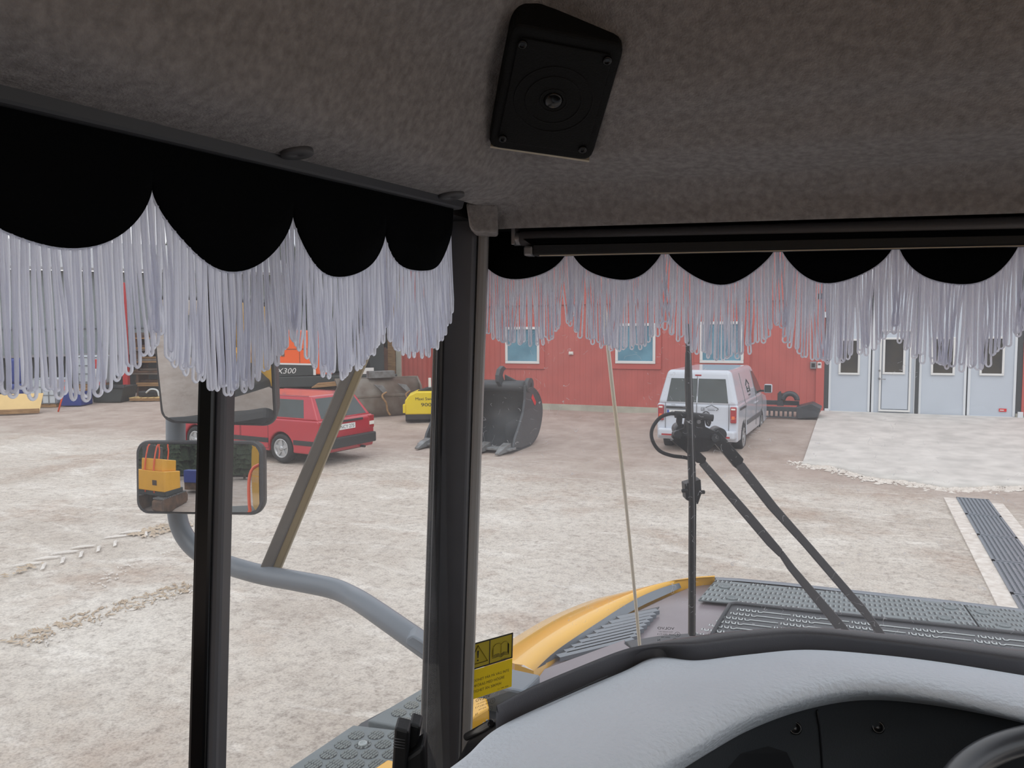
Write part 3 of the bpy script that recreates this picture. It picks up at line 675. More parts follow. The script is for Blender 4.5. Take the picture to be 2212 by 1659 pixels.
# right side: sliding door, window, house-shaped sign
cs = -1
def sidep(pts, name, m, th=.008, par=None):
    b = MB(); q = [cb.side(x, z, -1) for x, z in pts]; nrm = (q[1] - q[0]).cross(q[2] - q[1]).normalized(); nrm = nrm if nrm.y < 0 else -nrm
    panel(b, q, nrm, th); return b.build(name, m, par or t, world=False, bevel=.006)
sidep([(.40, 1.12), (1.32, 1.12), (.98, 1.45), (.62, 1.66), (.40, 1.66)], 'door_window', 'car_glass')
b = MB(); q = [cb.front(y, z) for y, z in ((-.78, 1.12), (.78, 1.12), (.6, 1.74), (-.6, 1.74))]; panel(b, q, Vector((.6, 0, .8)), .01); b.build('windscreen', 'car_glass', t, world=False)
sg_ = MB()
for seg_ in ([(-.72, 1.40), (-.50, 1.52), (-.28, 1.40)], [(-.66, 1.38), (-.66, 1.24)], [(-.34, 1.38), (-.34, 1.24)], [(-.58, 1.32), (-.42, 1.32)], [(-.58, 1.26), (-.42, 1.26)], [(-.62, 1.18), (-.38, 1.18)]):
    sg_.tube([cb.side(x, z, -1, .004) for x, z in seg_], .014, 5)
sg_.build('company_mark', 'trim_black', t, world=False)
b = MB()
for x in (-1.2, .34): b = MB(); b.tube([(x, -W - .001, .40), (x, -W - .001, 1.05), cb.side(x, 1.07, -1, .002), cb.side(x, 1.7, -1, .002)], .006, 4); b.build('door_gap', 'cap_grey', t, world=False)
b = MB(); b.box((1.3, -W - .001, .66), (.012, .006, .6)); b.build('door_gap', 'cap_grey', t, world=False)
b = MB(); b.box((-1.55, -W - .004, .98), (.75, .02, .05)); b.build('slide_rail', 'trim_black', t, world=False, bevel=.008)
b = MB(); b.box((.05, -W - .004, .60), (2.1, .03, .10)); b.build('side_moulding', 'cap_grey', t, world=False, bevel=.01)
b = MB(); b.box((.22, -W - .012, .94), (.2, .03, .035)); b.box((.46, -W - .012, .94), (.16, .03, .035)); b.build('door_handle', 'van_silver', t, world=False, bevel=.01)
for sg in (1, -1):
    b = MB(); b.box((1.16, sg * 1.06, 1.20), (.10, .2, .22)); mr_ = b.build('door_mirror', 'van_silver', t, world=False, bevel=.035, seg=3)
    b = MB(); b.box((1.105, sg * 1.06, 1.20), (.012, .16, .18)); b.build('mirror_glass', 'car_glass', mr_, world=False, bevel=.01)
    b = MB(); b.box((1.16, sg * .93, 1.14), (.06, .12, .05)); b.build('mirror_foot', 'trim_black', t, world=False, bevel=.01)
b = MB(); b.box((-2.03, 0, 1.69), (.04, .14, .03)); b.build('brake_lamp', 'lamp_red', t, world=False, bevel=.006)
text('model_letters', 'Caddy', 'cap_grey', t, (-2.184, .52, 1.055), (0, -1, 0), (0, 0, 1), .035, world=False)

# ================================================================== YARD EQUIPMENT
class Fr:
    """upright local frame standing on the ground: u right, f away, z up (metres)"""
    def __init__(s, px, py, yaw=0, d=None):
        g = G(px, py) if d is None else P(px, py, d); s.o = Vector((g.x, g.y, terr(g.x, g.y))); s.k = depth(s.o) / FPX
        s.u = Matrix.Rotation(yaw, 3, 'Z') @ CR; s.f = Matrix.Rotation(yaw, 3, 'Z') @ CF; s.yaw = YAW + yaw; s.px = px; s.M = Matrix((s.u, s.f, UP)).transposed()
    def __call__(s, u, f, z): return s.o + s.u * u + s.f * f + UP * z
    def box(s, b, lo, hi):
        c = [(lo[i] + hi[i]) / 2 for i in range(3)]; b.box(s(*c), [hi[i] - lo[i] for i in range(3)], s.M)
    def pz(s, b, pts, f0, f1, sm=False): b.prism([s(u, f0, z) for u, z in pts], s.f * (f1 - f0), sm)
# ---------- big black digging bucket (opening faces the cab)
fr = Fr(1062, 972, radians(-26)); t = thing('excavator_bucket', 'large black toothed digging bucket standing before the red wall', 'bucket', fr.o)
k = fr.k; W0, W1 = -1.85, .60
# side-plate outline in (f, z): opening towards viewer
so_ = [(-.05, .10), (.35, .03), (.9, .05), (1.32, .23), (1.56, .56), (1.60, .9), (1.40, 1.17), (1.08, 1.38), (.92, 1.58), (.74, 1.60), (.62, 1.48), (.60, 1.15), (.50, .86), (.28, .56), (.05, .30)]
for u0, u1 in ((W1 - .06, W1), (W0, W0 + .06)):
    b = MB(); b.prism([fr(u0, f_, z) for f_, z in so_], fr.u * (u1 - u0)); b.build('side_plate', 'bucket_black', t, bevel=.012)
shell = [(-.1, .07), (.35, .0), (.9, .02), (1.35, .2), (1.60, .55), (1.64, .9), (1.45, 1.2), (1.12, 1.38), (.8, 1.42)]
sh = cat_([(0, a, c) for a, c in shell], 4)
b = MB(); n = len(sh); ring = [fr(W0 + .03, q.y, q.z) for q in sh]; ring2 = [fr(W1 - .03, q.y, q.z) for q in sh]
b.add(ring + ring2, [(i, i + 1, n + i + 1, n + i) for i in range(n - 1)], True); b.build('shell', 'bucket_black', t, solid=.05)
b = MB(); b.cyl(fr((W0 + W1) / 2, .78, 1.45), fr.u, .12, W1 - W0 - .06, 24); b.box(fr((W0 + W1) / 2, .95, 1.54), (W1 - W0 - .1, .35, .05), fr.M); b.build('top_tube', 'bucket_black', t)
for u in (W1, W0):
    b = MB(); b.cyl(fr(u, .80, 1.48), fr.u, .17, .10, 24); b.build('pin_boss', 'bucket_black', t); b = MB(); b.cyl(fr(u, .80, 1.48), fr.u, .06, .13, 16); b.build('pin_hole', 'ink', t)
for u in (-.10, -1.15):
    b = MB(); hook = [(.70, 1.40), (.50, 1.56), (.50, 1.72), (.58, 1.86), (.76, 1.93), (.92, 1.86), (.78, 1.80), (.72, 1.70), (.80, 1.58), (1.15, 1.48)]
    b.prism([fr(u - .05, f_, z) for f_, z in hook], fr.u * .10); b.prism([fr(u + .05, .80, 1.50), fr(u + .55, .80, 1.50), fr(u + .05, .80, 1.72)], fr.f * .05); b.build('lifting_lug', 'bucket_black', t, bevel=.012)
b = MB(); b.box(fr((W0 + W1) / 2, -.12, .07), (W1 - W0 + .04, .32, .055), fr.M); b.build('cutting_edge', 'bucket_worn', t, bevel=.01)
for i in range(5):
    u = W0 + .16 + i * (W1 - W0 - .32) / 4; b = MB()
    r0 = [fr(u + sx * .10, -.05, z) for sx, z in ((-1, .02), (1, .02), (1, .20), (-1, .20))]; r1 = [fr(u + sx * .085, -.32, z) for sx, z in ((-1, .01), (1, .01), (1, .15), (-1, .15))]; r2 = [fr(u + sx * .05, -.60, z) for sx, z in ((-1, .0), (1, .0), (1, .035), (-1, .035))]
    b.loft([r0, r1, r2], sm=False); b.build('tooth', 'bucket_worn', t, bevel=.01)
b = MB(); b.prism([fr(W1 + .002, .92, 1.16), fr(W1 + .002, 1.13, .96), fr(W1 + .002, 1.20, 1.03), fr(W1 + .002, 1.0, 1.25)], fr.u * .006); b.build('red_mark', 'red_mark', t)
# ---------- yellow sweeper attachment
fr = Fr(905, 914, radians(4)); t = thing('sweeper', 'low yellow sweeper box partly behind the windscreen pillar', 'sweeper', fr.o); k = fr.k
b = MB(); pr = [(-.40, .25), (-.40, .66), (-.28, .82), (-.05, .92), (1.2, .92), (1.2, .25)]; fr.pz(b, pr, 0, .9); h_ = b.build('hood', 'sweeper_yellow', t, bevel=.04, seg=3)
b = MB(); fr.box(b, (-.46, -.03, .30), (-.38, .25, .55)); b.build('side_bracket', 'sweeper_yellow', t, bevel=.015)
b = MB(); b.cyl(fr(.4, .35, .16), fr.u, .15, 1.6, 20); b.build('brush', 'rubber', t)
b = MB(); fr.box(b, (-.38, .02, .10), (1.2, .88, .26)); b.build('base_frame', 'trim_black', t, bevel=.02)
b = MB(); fr.box(b, (.28, .3, .9), (.36, .38, 1.3)); b.build('upright', 'white_paint', t, bevel=.01)
b = MB(); fr.pz(b, [(-.05, .92), (.25, 1.02), (1.1, 1.08), (1.1, .92)], .25, .6); b.build('hose_cover', 'trim_black', t, bevel=.02)
text('sign_text', 'Maxi Sweep', 'ink', h_, fr(.22, -.006, .70), fr.u, UP, .11, .62); text('sign_text', '900', 'ink', h_, fr(.22, -.006, .54), fr.u, UP, .10, .3)
# ---------- worn grey plough / loader bucket
fr = Fr(835, 900, radians(28)); t = thing('snow_plough', 'worn grey curved plough blade with two hooks, behind the red car', 'plough', fr.o)
prof = [(.18, .02), (.06, .2), (.02, .45), (.05, .75), (.16, 1.0), (.34, 1.18)]; sh = cat_([(0, a, c) for a, c in prof], 4)
for (ua, ub) in ((-1.5, 1.15),):
    b = MB(); n = len(sh); b.add([fr(ua, q.y, q.z + .02) for q in sh] + [fr(ub - .0, q.y, q.z) for q in sh], [(i, i + 1, n + i + 1, n + i) for i in range(n - 1)], True); b.build('blade', 'rust_grey', t, solid=.05)
b = MB(); b.prism([fr(1.13, a, c) for a, c in [(.1, .02), (-.05, .25), (-.1, .55), (0, .95), (.34, 1.22), (.5, .9), (.5, .2)]], fr.u * .06); b.build('end_plate', 'rust_grey', t, bevel=.01)
b = MB(); fr.box(b, (-1.5, -.02, .62), (1.15, .06, .70)); fr.box(b, (-1.5, .3, 1.12), (1.15, .42, 1.22)); b.build('rib', 'rust_grey', t, bevel=.015)
b = MB(); fr.box(b, (-.5, .12, 1.2), (.35, .4, 1.42)); b.build('mounting_box', 'bucket_worn', t, bevel=.02)
for u in (-.15, .62):
    b = MB(); b.prism([fr(u - .25, -.02, 1.02), fr(u + .02, -.10, .98), fr(u + .14, -.16, .80), fr(u + .04, -.14, .72), fr(u - .06, -.08, .84)], fr.f * .06); b.build('hook_plate', 'bucket_worn', t, bevel=.012)
    b = MB(); b.tube(cat_([fr(u + .12, -.14, .78), fr(u - .02, -.16, .70), fr(u - .02, -.2, .60), fr(u + .08, -.2, .45), fr(u + .12, -.2, .2), fr(u + .2, -.22, .06)], 4), .03, 6); b.build('stay_rod', 'wood', t)
# ---------- orange excavator
fr = Fr(682, 898, radians(14)); k = fr.k; t = thing('excavator', 'big orange tracked excavator behind the red estate car', 'excavator', fr.o)
b = MB(); fr.pz(b, [(-3.0, 1.35), (-3.0, 2.9), (-2.7, 3.15), (-1.5, 3.2), (-1.3, 2.75), (.15, 2.70), (.3, 2.55), (.55, 2.0), (.55, 1.30)], 0, 2.6); hs = b.build('engine_house', 'machine_orange', t, bevel=.05, seg=3)
b = MB(); fr.box(b, (-.45, -.012, 1.5), (-.44, 0, 2.65)); fr.box(b, (-3, -.012, 2.12), (.5, 0, 2.135)); fr.box(b, (-1.0, -.012, 1.9), (-.9, 0, 2.05)); b.build('panel_gap', 'rust_brown', hs)
b = MB(); fr.pz(b, [(-3.0, 1.25), (-3, 1.78), (-.0, 1.66), (-.0, 1.30)], -.03, .0); sp = b.build('side_stripe', 'machine_dark', t)
b = MB(); fr.pz(b, [(-3.0, 1.78), (0.04, 1.66), (.04, 1.30), (-.04, 1.30), (-.04, 1.61), (-3.0, 1.73)], -.045, -.025); b.build('stripe_border', 'white_paint', sp)
text('model_text', 'DX300', 'white_paint', sp, fr(-.95, -.05, 1.45), fr.u, UP, .17, .78, shear=.25)
b = MB(); fr.box(b, (-3.1, -.05, .92), (2.6, 2.4, 1.27)); b.build('deck', 'machine_dark', t, bevel=.03)
b = MB(); fr.box(b, (1.35, -.06, 1.3), (1.85, -.03, 1.5)); b.build('deck_label', 'white_paint', t)
b = MB(); fr.pz(b, [(-3.4, .15), (-3.1, .0), (2.4, .0), (2.8, .3), (2.7, .7), (2.3, .85), (-3.0, .85), (-3.4, .6)], -.1, .5); fr.pz(b, [(-3.4, .15), (-3.1, .0), (2.4, .0), (2.8, .3), (2.7, .7), (2.3, .85), (-3.0, .85), (-3.4, .6)], 1.9, 2.5); b.build('track', 'rust_brown', t, bevel=.03)
b = MB(); fr.pz(b, [(.6, 1.3), (.6, 2.9), (.8, 3.4), (2.0, 3.4), (2.3, 2.4), (2.3, 1.3)], 1.3, 2.5); b.build('operator_cab', 'machine_dark', t, bevel=.04)
b = MB(); b.tube([fr(1.3, 1.2, 1.5), fr(1.25, .9, 2.6), fr(1.6, .9, 5.2), fr(3.5, .8, 6.2)], .27, 10); b.tube([fr(1.7, .6, 1.4), fr(1.35, .5, 4.4)], .09, 8); b.build('boom', 'machine_dark', t)
b = MB(); fr.pz(b, [(-.1, .93), (.1, 1.06), (1.6, 1.16), (2.5, 1.12), (2.5, 1.02), (1.6, 1.04)], -.6, -.2); b.build('step_plate', 'wood', t)
b = MB(); fr.pz(b, [(-1.8, .30), (.6, .92), (2.4, .98), (2.4, .55), (.6, .48)], -.5, .1); b.build('blade', 'rust_brown', t, bevel=.03)
# ---------- brown machine with hoses between excavator and building corner
fr = Fr(812, 874, radians(8)); fr.o = fr.o + fr.f * 3.2; t = thing('rusty_machine', 'rusty brown machine frame with hoses beside the building corner', 'machine', fr.o); k = fr.k
b = MB(); fr.pz(b, [(-.9, 0), (-.9, 1.3), (-.5, 1.9), (.0, 2.1), (.5, 1.8), (.8, 1.2), (.8, 0)], 0, 1.0); b.build('body', 'rust_brown', t, bevel=.08, seg=3)
b = MB(); fr.pz(b, [(-.45, 2.15), (-.3, 2.42), (.25, 2.38), (.3, 2.2), (.0, 2.08)], -.1, .3); b.build('yellow_cover', 'excavator_yellow', t, bevel=.03)
for i in range(7):
    b = MB(); u = -.1 + i * .09; b.tube(cat_([fr(u, .2, 1.9), fr(u + .1, .1, 2.6), fr(u + .35 + i * .02, .1, 3.3), fr(u + .3, .3, 4.0)], 4), .035, 6); b.build('hose', 'rubber', t)
for i in range(5):
    b = MB(); b.tube([fr(.45, 0, 1.7 + i * .36), fr(.9, 0, 1.62 + i * .36)], .045, 6); b.tube([fr(.45 + i * .1, 0, 1.5), fr(.5 + i * .1, 0, 3.2)], .03, 6); b.build('pipe', 'grey_paint', t)
# ---------- ditching bucket with grid by the van
q = G(1768, 906); t = thing('grid_bucket', 'black slatted riddle bucket lying against the red wall beside the van', 'bucket', (q.x - 1.1, q.y, terr(q.x, q.y)))
o = Vector(t.location); x0, x1 = -.34, 1.08; y0 = .0
b = MB(); b.b2((o.x + x0, o.y, o.z + .18), (o.x + x1, o.y + .08, o.z + .30)); b.b2((o.x + x0, o.y, o.z - .0), (o.x + x1 - .35, o.y + .06, o.z + .04)); b.b2((o.x + x0, o.y + .5, o.z + .3), (o.x + x1 - .5, o.y + .6, o.z + .42)); b.build('cross_beam', 'bucket_black', t, bevel=.01)
for i in range(9):
    b = MB(); x = o.x + x0 + .06 + i * .118; b.b2((x, o.y + .01, o.z + .03), (x + .05, o.y + .07, o.z + .2)); b.build('bar', 'bucket_black', t, bevel=.006)
b = MB(); b.prism([(o.x + x1 - .5, o.y - .05, o.z), (o.x + x1, o.y - .05, o.z + .05), (o.x + x1 + .08, o.y - .05, o.z + .3), (o.x + x1 - .15, o.y - .05, o.z + .42), (o.x + x1 - .55, o.y - .05, o.z + .3)], (0, .7, 0)); b.build('end_plate', 'bucket_black', t, bevel=.02)
b = MB(); b.torus((o.x + .36, o.y + .3, o.z + .46), (0, 1, 0), .18, .07, 24, 8, pi, 2 * pi); b.prism([(o.x + .03, o.y + .25, o.z + .3), (o.x + .07, o.y + .25, o.z + .68), (o.x + .12, o.y + .25, o.z + .70), (o.x + .2, o.y + .25, o.z + .3)], (0, .1, 0)); b.build('lifting_bracket', 'bucket_black', t)
b = MB(); b.box((o.x + .12, o.y + .5, o.z + .52), (.2, .05, .22)); b.build('mesh_panel', 'rust_brown', t)

# ---------- clutter along the grey shed
def far(px, py): return Fr(px, py, 0)
fr = far(206, 872); t = thing('waste_skip', 'dark open waste skip under the red and white drum', 'skip', fr.o)
b = MB(); fr.pz(b, [(-.25, .02), (-.32, .62), (.95, .62), (.8, .02)], .3, 1.4); b.build('tub', 'machine_dark', t, bevel=.03); b = MB(); fr.box(b, (-.34, .22, .58), (1.0, .34, .68)); b.build('rim', 'bucket_black', t)
fr2 = Fr(197, 873, 0); t = thing('marker_drum', 'red and white banded drum standing on the dark skip', 'drum', fr2(0, .75, .66))
for i, (z0, z1, m) in enumerate(((.66, .98, 'post_red'), (.98, 1.30, 'plate_white'), (1.30, 1.66, 'post_red'))):
    b = MB(); b.lathe(fr2(0, .75, 0), UP, [(.17, z0), (.175, z0 + .03), (.175, z1 - .02), (.17, z1)], 20); b.build('band', m, t)
fr = far(150, 879); t = thing('storage_bin', 'blue plastic storage bin beside the dark skip', 'bin', fr.o); b = MB(); fr.box(b, (-.38, .1, .02), (.38, .9, .55)); b.build('tub', 'blue_plastic', t, bevel=.04)
b = MB(); fr.box(b, (-.36, .12, .55), (.36, .88, .62)); b.build('planks', 'wood', t)
fr = Fr(150, 868); t = thing('pallet_tank', 'pale blue caged liquid tank above the blue bin', 'tank', fr(0, 1.2, 0)); b = MB(); fr.box(b, (-.5, 1.2, .6), (.6, 2.1, 1.75)); b.build('tank', 'tank_white', t, bevel=.06)
b = MB()
for i in range(6): b.tube([fr(-.5 + i * .22, 1.17, .6), fr(-.5 + i * .22, 1.17, 1.75)], .015, 5)
for i in range(4): b.tube([fr(-.5, 1.17, .7 + i * .33), fr(.6, 1.17, .7 + i * .33)], .015, 5)
b.build('cage', 'steel_wire', t); b = MB(); fr.box(b, (-.5, 1.2, 0), (.6, 2.1, .6)); b.build('pallet', 'wood', t)
fr = far(88, 881); t = thing('pallet_tank', 'white caged liquid tank left of the blue bin', 'tank', fr.o); b = MB(); fr.box(b, (-.55, .2, .12), (.45, 1.1, 1.05)); b.build('tank', 'tank_white', t, bevel=.05)
b = MB()
for i in range(5): b.tube([fr(-.55 + i * .25, .18, .1), fr(-.55 + i * .25, .18, 1.08)], .014, 5)
for i in range(4): b.tube([fr(-.55, .18, .15 + i * .3), fr(.45, .18, .15 + i * .3)], .014, 5)
b.build('cage', 'steel_wire', t); b = MB(); fr.box(b, (-.55, .2, .0), (.45, 1.1, .12)); b.build('pallet', 'wood', t)
fr = far(2, 886); t = thing('blue_barrel', 'blue barrel stack at the far left edge of the yard', 'barrel', fr(0, 1, 0)); b = MB(); b.lathe(fr(0, 1, 0), UP, [(.3, 0), (.32, .1), (.32, .8), (.3, .9)], 16); b.lathe(fr(0, 1, .92), UP, [(.3, 0), (.32, .1), (.32, .8), (.3, .9)], 16); b.build('drum', 'blue_plastic', t)
fr = Fr(122, 890); t = thing('orange_bar', 'orange leaning bar beside the blue bin', 'bar', fr(0, 0, 0)); b = MB(); b.tube([fr(.0, .1, 0), fr(.35, .1, 1.05), fr(.1, .1, 1.12)], .03, 6); b.build('rod', 'signal_orange', t)
fr = Fr(85, 892, radians(20)); t = thing('plywood_ramp', 'pale plywood sheet on edge at the left of the yard', 'board', fr.o)
b = MB(); b.prism([fr(-3.0, .0, .03), fr(0, 0, .03), fr(0.05, .5, .65), fr(-3.0, .5, .65)], fr.f * .03); b.build('sheet', 'plywood', t); b = MB(); fr.box(b, (-3.0, -.06, .0), (.0, .02, .16)); b.build('edge_beam', 'wood', t, bevel=.01)
fr = Fr(272, 860); t = thing('steel_post', 'red steel upright of the timber rack', 'post', fr.o); b = MB(); fr.box(b, (-.10, 0, 0), (.10, .2, 4.6)); b.build('column', 'post_red', t, bevel=.01); b = MB(); fr.box(b, (-.16, -.05, 0), (.16, .25, .04)); b.build('foot_plate', 'post_red', t)
fr = Fr(312, 858); t = thing('timber_rack', 'rack of stacked brown planks behind the mirror', 'rack', fr.o)
b = MB()
for u in (-.45, 1.6): fr.box(b, (u, .3, 0), (u + .09, 1.2, 2.6))
b.build('upright', 'rust_brown', t)
for i in range(5):
    b = MB(); fr.box(b, (-.6, .25, .42 + i * .48), (1.8, 1.25, .48 + i * .48)); b.build('shelf', 'rust_grey' if i % 2 else 'wood', t, bevel=.01)
for i in range(5):
    for j in range(5):
        b = MB(); u0 = -.7 + R_.random() * .4; z = .49 + i * .48 + (j % 2) * .09; fr.box(b, (u0, .28 + j * .18, z), (u0 + 1.9 + R_.random() * .4, .42 + j * .18, z + .08)); b.build('plank', ['wood', 'rust_brown', 'rust_grey'][(i + j) % 3], t, bevel=.006)
fr = Fr(318, 866); t = thing('wooden_pallet', 'wooden pallet on the ground before the timber rack', 'pallet', fr.o)
for i in range(3): b = MB(); fr.box(b, (-.7, .02 + i * .3, 0), (.75, .12 + i * .3, .1)); b.build('runner', 'wood', t)
for i in range(6): b = MB(); fr.box(b, (-.7 + i * .25, .0, .1), (-.52 + i * .25, .8, .13)); b.build('slat', 'plywood', t)
t = thing('machine_part', 'black and silver machine part lying on the wooden pallet', 'machine part', fr(.1, .4, .13)); b = MB(); fr.box(b, (-.45, .2, .14), (.25, .5, .36)); b.build('motor', 'trim_black', t, bevel=.05)
b = MB(); b.tube(cat_([fr(-.1, .15, .3), fr(.1, .1, .44), fr(.35, .1, .4), fr(.42, .1, .16)], 4), .035, 6); b.build('handle', 'white_metal', t)
for (px, py, w_, h_, m, lab) in ((36, 878, 1.0, .7, 'machine_dark', 'dark crate beside the plywood sheet'),):
    fr = Fr(px, py); t = thing('storage_crate', lab, 'crate', fr(0, 1.6, 0)); b = MB(); fr.box(b, (-w_ / 2, 1.6, 0), (w_ / 2, 2.4, h_)); b.build('box', m, t, bevel=.02); b = MB(); fr.box(b, (-w_ / 2 - .03, 1.57, h_), (w_ / 2 + .03, 2.43, h_ + .05)); b.build('lid', 'rust_brown', t)

# ================================================================== THE CAB
def MP(pxs, f): return [f(*p) for p in pxs]
# --- headliner: vaulted soft lining, drops to the window heads at the front and left
XS0, XS1, YF = -.475, .93, .995
def interp(t, v):
    if v <= t[0][0]: return t[0][1]
    for (a, c), (d, e) in zip(t, t[1:]):
        if v <= d: k = (v - a) / (d - a); k = k * k * (3 - 2 * k) * .5 + k * .5; return c + (e - c) * k
    return t[-1][1]
hF = [(0, 0), (.012, .03), (.035, .052), (.11, .064), (.17, .10), (.30, .215), (.42, .275), (.7, .30)]
hS = [(0, 0), (.02, .003), (.05, .012), (.13, .125), (.22, .235), (.35, .28), (.7, .30)]
def ceil_z(x, y):
    a = .1426 - .0327 * (x + .495) + interp(hF, YF - y)
    c = .148 + .030 * (y - .29) + interp(hS, min(x - XS0, XS1 - x)); c = max(c, .13)
    k = .035; h = max(k - abs(a - c), 0) / k; return EYE.z + min(a, c) - h * h * k * .25
b = MB(); NX, NY = 110, 110
gx = [XS0 + (XS1 - XS0) * (i / NX) for i in range(NX + 1)]; gy = [-.75 + (YF + .75) * (1 - (1 - j / NY) ** 1.6) for j in range(NY + 1)]
b.add([(x, y, ceil_z(x, y)) for y in gy for x in gx], [(j * (NX + 1) + i, j * (NX + 1) + i + 1, (j + 1) * (NX + 1) + i + 1, (j + 1) * (NX + 1) + i) for j in range(NY) for i in range(NX) if not (gy[j] < -.22 and -.3 < gx[i] < .8)], True)  # unseen hatch left open behind the eye, added to light the interior
ceiling = struct(b.build('ceiling', 'headliner'))
# outer roof with the added light opening, rear wall, lower walls and floor of the cab
b = MB(); b.b2((-.62, -.22, 3.22), (1.05, 1.22, 3.30)); b.b2((-.62, -.85, 3.22), (-.32, -.22, 3.30)); b.b2((.82, -.85, 3.22), (1.05, -.22, 3.30)); struct(b.build('roof', 'hood_yellow'))
b = MB(); b.b2((-.60, -.85, 3.02), (1.03, -.76, 3.22)); b.b2((.94, -.85, 3.0), (1.03, 1.2, 3.22)); struct(b.build('trim_10', 'black_plastic'))
b = MB(); b.b2((-.60, -.85, 1.2), (1.03, -.80, 2.25)); b.b2((.97, -.85, 1.2), (1.03, 1.2, 2.2)); struct(b.build('wall_right', 'black_plastic'))
b = MB(); b.b2((-.60, -.85, 1.2), (-.56, -.05, 2.9)); struct(b.build('wall_rear', 'black_plastic'))
b = MB(); b.b2((-.60, -.85, 1.15), (1.03, 1.2, 1.22)); struct(b.build('floor', 'black_plastic'))
# --- grey rail between headliner and left window, front header frame
def railpt(y, dz=0, dx=0): return Vector((XS0 - .002 + dx, y, ceil_z(XS0, y) + dz))
b = MB(); yy = [-.75 + i * .05 for i in range(35)]; yy = [y for y in yy if y < .93]
b.loft([[railpt(y, .008, .006), railpt(y, -.001, .003), railpt(y, -.010, .000), railpt(y, -.010, -.05), railpt(y, .02, -.05)] for y in yy], sm=False); struct(b.build('trim_11', 'rail_grey', bevel=.003))
b = MB(); b.b2((XS0 - .11, 1.0, 2.975), (XS1, 1.15, 3.0)); b.b2((XS0 - .11, .999, 2.975), (XS1, 1.01, 3.2)); b.b2((XS0 - .12, -.8, 2.985), (XS0 - .03, 1.15, 3.2)); b.b2((-.6, 1.10, 2.96), (1.03, 1.2, 3.22)); struct(b.build('trim_12', 'black_plastic'))
# corner return of the headliner beside the pillar head
b = MB(); q0 = P(1012, 440, 1.00); q1 = P(1055, 502, 1.04)
ring = lambda s_: [P(1006, 436, 1.03), P(1014, 488, 1.03), P(1026, 501, 1.03), P(1075, 503, 1.05), P(1075, 440, 1.05)]
b.prism(ring(0), CF * .05); struct(b.build('trim_13', 'headliner', bevel=.004))
# --- pillar at the left front corner
def pil(px, py, d): return P(px, py, d)
b = MB(); top = [pil(946, 470, 1.10), pil(1030, 470, 1.10), pil(1037, 470, 1.13), pil(1040, 470, 1.20), pil(946, 470, 1.20)]; bot = [pil(935, 1700, 1.22), pil(992, 1700, 1.22), pil(998, 1700, 1.25), pil(1000, 1700, 1.30), pil(935, 1700, 1.30)]
ext = [t_ + (t_ - b_) * .22 for t_, b_ in zip(top, bot)]; ext2 = [b_ + (b_ - t_) * .4 for t_, b_ in zip(top, bot)]
b.loft([ext2, ext], sm=False); struct(b.build('trim_14', 'pillar_paint', bevel=.006, seg=3))
def strip(name, m, t0, t1, b0, b1, d0, d1, th, bev=.002):
    b = MB(); a = [pil(t0, 470, d0), pil(t1, 470, d0)]; c = [pil(b0, 1700, d1), pil(b1, 1700, d1)]
    a = [q + (q - r) * .22 for q, r in zip(a, c)]; c2 = [r + (r - q) * .3 for q, r in zip([pil(t0, 470, d0), pil(t1, 470, d0)], c)]
    b.loft([[c2[0], c2[1], c2[1] + CF * th, c2[0] + CF * th], [a[0], a[1], a[1] + CF * th, a[0] + CF * th]], sm=False); return struct(b.build(name, m, bevel=bev))
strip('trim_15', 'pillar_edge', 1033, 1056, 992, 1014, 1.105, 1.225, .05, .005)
strip('trim_16', 'black_gloss', 944, 964, 903, 938, 1.085, 1.20, .08, .008)
strip('trim_17', 'rubber', 960, 952, 912, 905, 1.07, 1.19, .02, .003)
strip('trim_18', 'alu', 951, 953, 916.5, 918, 1.068, 1.188, .004, 0)
# --- divider bar of the left window
def bar(name, m, x0t, x1t, x0b, x1b, d, th, bev=.003):
    b = MB(); t_ = [P(x0t, 560, d), P(x1t, 560, d)]; c = [P(x0b, 1659, d), P(x1b, 1659, d)]
    up = [q + (q - r) * .5 for q, r in zip(t_, c)]; dn = [r + (r - q) * .3 for q, r in zip(t_, c)]
    b.loft([[dn[0], dn[1], dn[1] + CF * th, dn[0] + CF * th], [up[0], up[1], up[1] + CF * th, up[0] + CF * th]], sm=False); return struct(b.build(name, m, bevel=bev))
bar('trim_19', 'black_gloss', 433, 470, 404, 443, .70, .03); bar('trim_20', 'pillar_paint', 468, 494, 440, 468, .704, .028, .004)
# --- glass
def glass_sheet(name, m, plan_bot, plan_top, zb, zt, n=6):
    b = MB(); pb = cat_([(x, y, zb) for x, y in plan_bot], n); pt = cat_([(x, y, zt) for x, y in plan_top], n); N = len(pb)
    vs_ = pb + pt; b.add(vs_, [(i, i + 1, N + i + 1, N + i) for i in range(N - 1)], True); return struct(b.build(name, m))
wb = [(-.60, 1.06), (-.52, 1.20), (-.42, 1.31), (-.28, 1.385), (0, 1.43), (.4, 1.44), (.98, 1.38)]
wt = [(-.54, 1.0), (-.47, 1.09), (-.38, 1.15), (-.26, 1.18), (0, 1.20), (.4, 1.21), (.98, 1.18)]
glass_sheet('window_4', 'windscreen_glass', wb, wt, 2.20, 3.05)
glass_sheet('window_5', 'side_glass', [(-.60, -.05), (-.60, .4), (-.605, 1.055)], [(-.56, -.05), (-.56, .4), (-.548, 1.0)], 1.2, 3.05)
